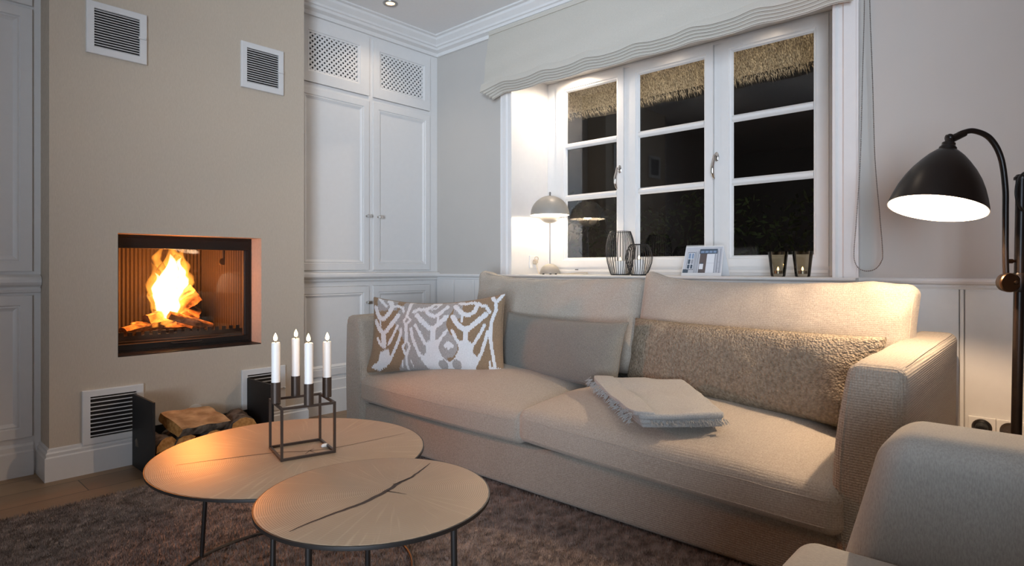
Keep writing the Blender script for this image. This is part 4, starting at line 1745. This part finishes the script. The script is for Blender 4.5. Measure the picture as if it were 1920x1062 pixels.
POLYS = [
    [(225, 730), (330, 710), (355, 790), (310, 880), (220, 920), (140, 885), (165, 850), (210, 830)],
    [(755, 655), (820, 630), (910, 650), (890, 710), (930, 790), (1000, 830), (1060, 790), (1105, 710), (1090, 650), (1190, 625), (1255, 680), (1245, 740), (1300, 790), (1260, 890), (1120, 935), (880, 935), (760, 890), (690, 800), (755, 750)],
    [(945, 690), (960, 660), (1000, 650), (1045, 670), (1055, 700), (1020, 705), (1000, 730), (975, 705)],
]
GREYDOTS = [((925, 850), 48), ((1070, 850), 50)]
GREYZ = [(200, 410, 90, 230), (370, 560, 240, 520), (440, 1010, 180, 930), (1000, 1110, 260, 470)]


def inpoly(x, y, P):
    r = False
    for i in range(len(P)):
        (x0, y0), (x1, y1) = P[i - 1], P[i]
        if (y0 > y) != (y1 > y) and x < (x1 - x0) * (y - y0) / (y1 - y0) + x0:
            r = not r
    return r


def sd(x, y, pts):
    best = 1e9
    for (a, b) in zip(pts, pts[1:]):
        dx, dy = b[0] - a[0], b[1] - a[1]
        t = max(0, min(1, ((x - a[0]) * dx + (y - a[1]) * dy) / (dx * dx + dy * dy)))
        d = math.hypot(x - a[0] - t * dx, y - a[1] - t * dy)
        best = min(best, d)
    return best


def ikat_fn(nx, ny):
    grid = {}
    rj = random.Random(5)
    jit = [rj.uniform(-9, 9) for _ in range(nx + 1)]
    for i in range(nx):
        u = (i + .5) / nx
        for j_ in range(ny):
            v = (j_ + .5) / ny
            xl = C0['TL'][0] + (C0['BL'][0] - C0['TL'][0]) * (1 - v)
            xr = C0['TR'][0] + (C0['BR'][0] - C0['TR'][0]) * (1 - v)
            x = xl + (xr - xl) * u
            bow = (1 - (2 * u - 1) ** 2)
            yt = C0['TL'][1] + (C0['TR'][1] - C0['TL'][1]) * u + 80 * bow
            yb = C0['BL'][1] + (C0['BR'][1] - C0['BL'][1]) * u - 20 * bow
            y = yt + (yb - yt) * (1 - v)
            y += jit[i]
            mi = 1
            if 470 + 60 * math.sin(y / 90) < x < 1000 - 30 * math.sin(y / 60) or (200 < x < 430 and y < 300) or (1030 < x < 1110 and y < 420):
                mi = 2
            if any(math.hypot(x - 1000, (y - 690) * .9) < 92 for _ in (0,)):
                mi = 2
            for pts, w in STROKES:
                if sd(x, y, pts) < w * .53:
                    mi = 0
                    break
            else:
                if inpoly(x, y, POLYS[0]) or inpoly(x, y, POLYS[1]):
                    mi = 0
            if math.hypot((x - 1000) * 1.05, y - 690) < 80 and y < 780:
                mi = 2
            if inpoly(x, y, POLYS[2]):
                mi = 0
            for (c, r) in GREYDOTS:
                if math.hypot(x - c[0], (y - c[1]) * 1.1) < r:
                    mi = 2
            grid[i, j_] = mi
    return lambda u, v: grid[min(nx - 1, int(u * nx)), min(ny - 1, int(v * ny))]


def place_pillow(BL, BR, lean, h):
    BL, BR = Vector(BL), Vector(BR)
    exv = (BR - BL).normalized()
    outv = Vector((exv.y, -exv.x, 0))      # towards the viewer side
    if outv.dot(Vector((-1, -.6, 0))) < 0:
        outv = -outv
    outv.normalize()
    up = Vector((0, 0, 1))
    a = math.radians(lean)
    eyv = (up * math.cos(a) - outv * math.sin(a))
    eyv = (eyv - exv * eyv.dot(exv)).normalized()
    ezv = exv.cross(eyv)
    return frame_T((BL + BR) / 2, exv, eyv, ezv), (BR - BL).length


NXI, NYI = 230, 150
T, w = place_pillow((1.735, 2.525, .352), (2.045, 1.930, .376), 11, .36)
m = MB()
mid = pillow(m, T, w * 1.03, .375, .135, NXI, NYI, .05, .003, .006, 1.0, ikat_fn(NXI, NYI), .002, 2.6, .030, .03)
ik = thing('ikat_cushion', T.translation, 'white and tan ikat patterned cushion leaning at the left end of the sofa', 'cushion')
m.build('cover', [M['ikat_white'], M['ikat_tan'], M['ikat_grey']], ik, angle=80)
s = MB()
s.tube(mid[::3], .0028, 6, True)
s.build('edge_seam', M['ikat_tan'], ik)

T, w = place_pillow((2.165, 2.06, .372), (2.075, 1.325, .372), 14, .27)
m = MB()
mid = pillow(m, T, w, .272, .13, 60, 34, .035, .006, .005, 4.0, None, .010, 3.6)
lu = thing('lumbar_cushion', T.translation, 'plain grey lumbar cushion between the patterned cushion and the throw', 'cushion')
m.build('cover', M['lumbar'], lu, angle=80)
s = MB()
s.tube(mid[::2], .0032, 6, True)
s.build('piping', M['lumbar'], lu)

T, w = place_pillow((2.205, 1.345, .372), (2.045, .402, .376), 13, .29)
m = MB()
mid = pillow(m, T, w, .285, .14, 80, 36, .015, .012, .008, 9.0, None, .004, 6)
bo = thing('boucle_cushion', T.translation, 'long taupe boucle cushion against the right back cushion of the sofa', 'cushion')
m.build('cover', M['boucle'], bo, angle=80)
s = MB()
s.tube(mid[::2], .003, 6, True)
s.build('edge_seam', M['boucle'], bo)

# ------------------------------------------------------------------ folded throw
TH = thing('throw_blanket', (1.84, 1.03, .392), 'pale grey folded throw with frayed fringe on the right seat cushion', 'blanket')
Q = [Vector((1.955, 1.345, .402)), Vector((2.060, 1.020, .418)), Vector((1.795, .745, .384)), Vector((1.660, .975, .365))]   # back-left, back-right, front-right, front-left


def base(u, v):
    a = Q[0] + (Q[1] - Q[0]) * u
    b = Q[3] + (Q[2] - Q[3]) * u
    return a + (b - a) * v


def slab(mb, u0, u1, v0, v1, z0, th, rr, seed, amp):
    """one soft folded layer lying over the quad Q"""
    L0, L1 = .30, .40

    def df(p):
        u = u0 + (u1 - u0) * (p.x / L0 + .5)
        v = v0 + (v1 - v0) * (p.y / L1 + .5)
        cs, ct = 2 * u - 1, 2 * v - 1
        cr = 1 - .05 * abs(cs * ct) ** 5
        q = base(.5 + cs * cr / 2, .5 + ct * cr / 2)
        k = p.z / th + .5
        zz = z0 + th * k
        zz += amp * noise.noise(Vector((q.x * 9 + seed, q.y * 9, 0))) * (.3 + k) + amp * .5 * noise.noise(Vector((q.x * 26 + seed, q.y * 26, 4))) * k
        o = noise.noise_vector(Vector((q.x * 12 + seed, q.y * 12, 2))) * .004
        return Vector((q.x + o.x, q.y + o.y, q.z + zz))
    rbox(mb, (0, 0, 0), (L0, L1, th), rr, (14, 18, 1), 4, df)


m = MB()
slab(m, .06, .99, .03, .965, -.005, .017, .008, 1, .003)
slab(m, .03, .98, .02, .985, .010, .017, .008, 5, .004)
slab(m, .00, 1.0, .0, 1.0, .024, .020, .0095, 9, .006)
slab(m, -.07, .21, .01, .99, .036, .013, .006, 14, .005)
m.build('folded_cloth', M['throw'], TH, angle=80)
m = MB()
rf = random.Random(2)
for k in range(240):
    v = rf.uniform(0, 1)
    p = base(-.060, v) + Vector((0, 0, rf.uniform(.016, .046)))
    dv = (Q[0] - Q[1]).normalized() * rf.uniform(.010, .020) + (Q[3] - Q[0]).normalized() * rf.uniform(-.006, .006) + Vector((0, 0, rf.uniform(-.014, .002)))
    m.tube([p, p + dv * .6, p + dv + Vector((0, 0, -.003))], [.0014, .0011, .0006], 4)
m.build('fringe', M['throw'], TH)
m = MB()
for k in range(170):
    u = rf.uniform(.14, 1.0)
    p = base(u, .985) + Vector((0, 0, rf.uniform(.012, .026)))
    dv = (Q[3] - Q[0]).normalized() * rf.uniform(.008, .018) + (Q[1] - Q[0]).normalized() * rf.uniform(-.006, .006) + Vector((0, 0, rf.uniform(-.012, .0)))
    m.tube([p, p + dv * .6, p + dv + Vector((0, 0, -.002))], [.0014, .0011, .0006], 4)
m.build('fringe', M['throw'], TH)

# ================================================================== FLOOR LAMP
wv = Vector((math.cos(YAW), math.sin(YAW), 0))
rv = Vector((math.sin(YAW), -math.cos(YAW), 0))
PB = Vector((2.286, .088, 0))
flp = thing('floor_lamp', (PB.x, PB.y, .0), 'dark bronze floor lamp with a tilted cone shade beside the sofa', 'lamp')
m = MB()
m.lathe([(0, 0), (.115, 0), (.118, .006), (.112, .014), (.06, .022), (.020, .030), (.016, .05), (0, .05)], PB, 40)
m.build('base', M['bronze'], flp)
m = MB()
pa, pb = PB - rv * .011 + Vector((0, 0, .03)), PB + rv * .0101 + Vector((0, 0, 1.128))
m.tube([pa, pb], .0130, 24)
m.lathe([(0, 0), (.018, 0), (.018, .007), (.011, .015), (0, .017)], pb, 24)
m.build('pole', M['bronze'], flp)
AX = PB - rv * .034      # arm tube stands left of the pole
m = MB()
m.lathe([(.015, .800), (.017, .806), (.017, .850), (.015, .856)], PB + rv * .0045, 20)
cc = AX + Vector((0, 0, .828)) + rv * .006
m.lathe([(0, -.014), (.026, -.014), (.027, -.010), (.027, .010), (.026, .014), (0, .014)], cc, 32, rv, (0, 0, 1), -wv)
m.box(-.005, .034, -.010, .010, -.016, .016, 0, frame_T(cc, rv, wv, (0, 0, 1)))
clp = m.build('clamp', M['bronze'], flp)
m = MB()
m.lathe([(0, .012), (.026, .012), (.028, .015), (.028, .021), (.026, .024), (0, .024)], cc - rv * .012, 32, rv, (0, 0, 1), -wv)
m.lathe([(0, .024), (.006, .024), (.006, .030), (0, .032)], cc + rv * .002, 12, rv, (0, 0, 1), -wv)
m.build('clamp_screw', M['brass'], clp)


def LP(u, v, d=1.75, off=0):
    """lamp head laid out in the plane of the bent arm: sideways and up from the pole, metres"""
    return Vector((0, 0, HC)) + wv * d + rv * (u * d) + Vector((0, 0, v * d)) + wv * off


AXu = .8235
arm_pts = [LP(.824, -.023), LP(.8225, .02), LP(.8225, .09), LP(.8220, .136), LP(.8145, .185), LP(.7965, .2165), LP(.771, .2285), LP(.752, .2260), LP(.7375, .2185)]
m = MB()
m.tube(smooth_path(arm_pts, 8), .0078, 14)
m.tube([LP(.7545, .2250), LP(.732, .2150)], [.0095, .0115], 14)
m.build('bent_arm', M['bronze'], flp)
m = MB()
m.tube([LP(.8245, .0115), LP(.8470, .0115)], .0042, 10)
m.tube([LP(.8225, .0115), LP(.8335, .0115)], .0068, 12)
m.build('link_rod', M['brass'], flp)
m = MB()
m.tube(smooth_path([LP(.850, .158, off=-.012), LP(.8415, .156, off=-.022), LP(.8315, .146, off=-.026), LP(.8275, .128, off=-.026), LP(.8300, .112, off=-.024), LP(.838, .099, off=-.02), LP(.850, .092, off=-.014)], 8), .0036, 8)
m.build('cord', M['blackplastic'], flp)
AP = LP((1781 - 960) / 1125, (503 - 258) / 1125)
OC = LP((1746 - 960) / 1125, (503 - 393) / 1125, off=-.022)
axv = (OC - AP)
Lh = axv.length
axv.normalize()
e1 = axv.orthogonal().normalized()
e2 = axv.cross(e1)
m = MB()
m.ball(AP - axv * .0, .011, 16, 10)
m.tube([AP - rv * .008 + wv * .004, AP + rv * .016], .009, 12)
m.lathe([(0, .005), (.010, .005), (.011, .014), (.017, .018), (.017, .026), (.022, .032), (.022, .040), (0, .042)], AP, 28, e1, e2, axv)
m.build('swivel_joint', M['bronze'], flp)
m = MB()
op = [(.020, .18), (.030, .20), (.046, .27), (.062, .36), (.079, .47), (.094, .59), (.106, .72), (.115, .85), (.122, .97), (.123, 1.0)]
op = [(r, t * Lh) for (r, t) in op]
ip = [(r - .0025, z) for (r, z) in reversed(op)]
ip[0] = (.1205, Lh)
m.lathe(op + ip + [(.001, op[0][1])], AP, 56, e1, e2, axv, mis=[0] * (len(op) - 1) + [1] * (len(ip) + 1))
m.build('lamp_shade', [M['bronze'], M['shade_in']], flp)
m = MB()
bc = AP + axv * (Lh * .60)
m.ball(bc, .024, 16, 10)
m.build('bulb', M['bulb'], flp)
bulb = bpy.data.objects['floor_lamp_bulb']
bulb.location = AP + axv * (Lh * .60 + .030)
bulb.data.shadow_soft_size = .012

# ================================================================== ARMCHAIR
ac = thing('armchair', (.86, .02, .0), 'light grey upholstered armchair in the right foreground', 'armchair')


def chair_arm(xc, sgn):
    m = MB()
    sx, sy, sz = .20, .80, .50

    def df(p):
        p = Vector(p)
        k = p.z / (sz / 2)
        p.y -= .27 * (p.z + .06) * (.5 + p.y / sy)
        p.x += -sgn * .018 * (1 - k * k) * (p.x * sgn > 0) + sgn * .0
        # round the front upper corner
        if p.y > sy / 2 - .16 and p.z > sz / 2 - .13:
            dy, dz = p.y - (sy / 2 - .16), p.z - (sz / 2 - .13)
            ll = math.hypot(dy / .16, dz / .13)
            if ll > 1:
                pass
        return p
    rbox(m, (xc, -.085, .333), (sx, sy, sz), .055, (4, 12, 8), 6, df)
    m.build('arm', M['chair'], ac, angle=70)


chair_arm(1.300, -1)
chair_arm(.345, 1)
m = MB()


def df(p):
    p = Vector(p)
    s, t = p.x / .41, p.y / .37
    p.z += .012 * max(0, 1 - s * s) * max(0, 1 - t * t) * (p.z > 0)
    return p


rbox(m, (.825, .000, .270), (.80, .735, .19), .045, (10, 10, 3), 6, df)
m.build('seat', M['chairseat'], ac, angle=70)
m = MB()
rbox(m, (.825, -.46, .42), (1.00, .16, .66), .06, (8, 3, 8), 5)
m.build('backrest', M['chair'], ac, angle=70)
for (x, y) in ((.40, .22), (1.22, .22), (.40, -.46), (1.22, -.46)):
    MB().tube([(x, y, .0125), (x, y, .14)], [.011, .016], 12).build('leg', M['dark'], ac)

# ================================================================== OUTSIDE
tr_ = random.Random(11)
m = MB()
# roof slab: underside slopes down and out to the ragged cut edge
EX, EZ, SXo, SZo = 3.75, 2.045, 3.28, 2.42
m.loft([[(SXo, y, SZo), (EX - .02, y, EZ + .02), (EX + .06, y, EZ + .08), (EX - .10, y, EZ + .42), (SXo - .06, y, SZo + .5)] for y in (-1.5, 4.6)], True, True, True, 0, False)
dl = Vector((EX - SXo, 0, EZ - SZo)).normalized()
for k in range(16000):
    y = tr_.uniform(.5, 3.4)
    t = tr_.uniform(.0, 1.0) ** .8
    p = Vector((SXo, y, SZo)) + Vector((EX - SXo, 0, EZ - SZo)) * t + Vector((0, 0, -.004))
    ln = tr_.uniform(.025, .055)
    d = (dl + Vector((tr_.gauss(0, .10), tr_.gauss(0, .22), tr_.gauss(-.30, .22)))).normalized() * ln
    e = p + d
    wv2 = Vector((0, 1, 0)) * tr_.uniform(.0012, .0026)
    b = len(m.v)
    for q in (p - wv2, p + wv2, p + Vector((0, 0, -.003)), e):
        m.v.append(tuple(q))
    m.face((b, b + 1, b + 3), 0, False)
    m.face((b + 1, b + 2, b + 3), 0, False)
    m.face((b + 2, b, b + 3), 0, False)
tag(m.build('thatched_eave', M['thatch']), 'ragged straw thatched eave seen through the top panes', 'roof')
m = MB().box(3.2, 9, -6, 9, -.30, -.02)
struct(m.build('garden_ground', M['soil']))
m = MB()
for k in range(9000):
    y = tr_.uniform(-1.0, 8.5)
    z = tr_.uniform(-.02, 2.3) * (.72 + .28 * noise.noise(Vector((y * .8, 0, 1))))
    x = 5.6 + tr_.uniform(-.25, .3) + .35 * noise.noise(Vector((y * 1.1, z * 1.1, 4)))
    s = tr_.uniform(.02, .05)
    a = Vector((tr_.gauss(0, 1), tr_.gauss(0, 1), tr_.gauss(0, 1))).normalized()
    c = a.orthogonal().normalized()
    p = Vector((x, y, z))
    b = len(m.v)
    for q in (p - a * s, p + c * s * .5, p + a * s, p - c * s * .5):
        m.v.append(tuple(q))
    m.face((b, b + 1, b + 2, b + 3), 0, False)
o = m.build('hedge', M['leaf'])
o['kind'] = 'stuff'
tag(o, 'dark garden hedge faintly seen through the window at night', 'hedge')

for o in bpy.data.objects:
    if '_o' in o:
        del o['_o']
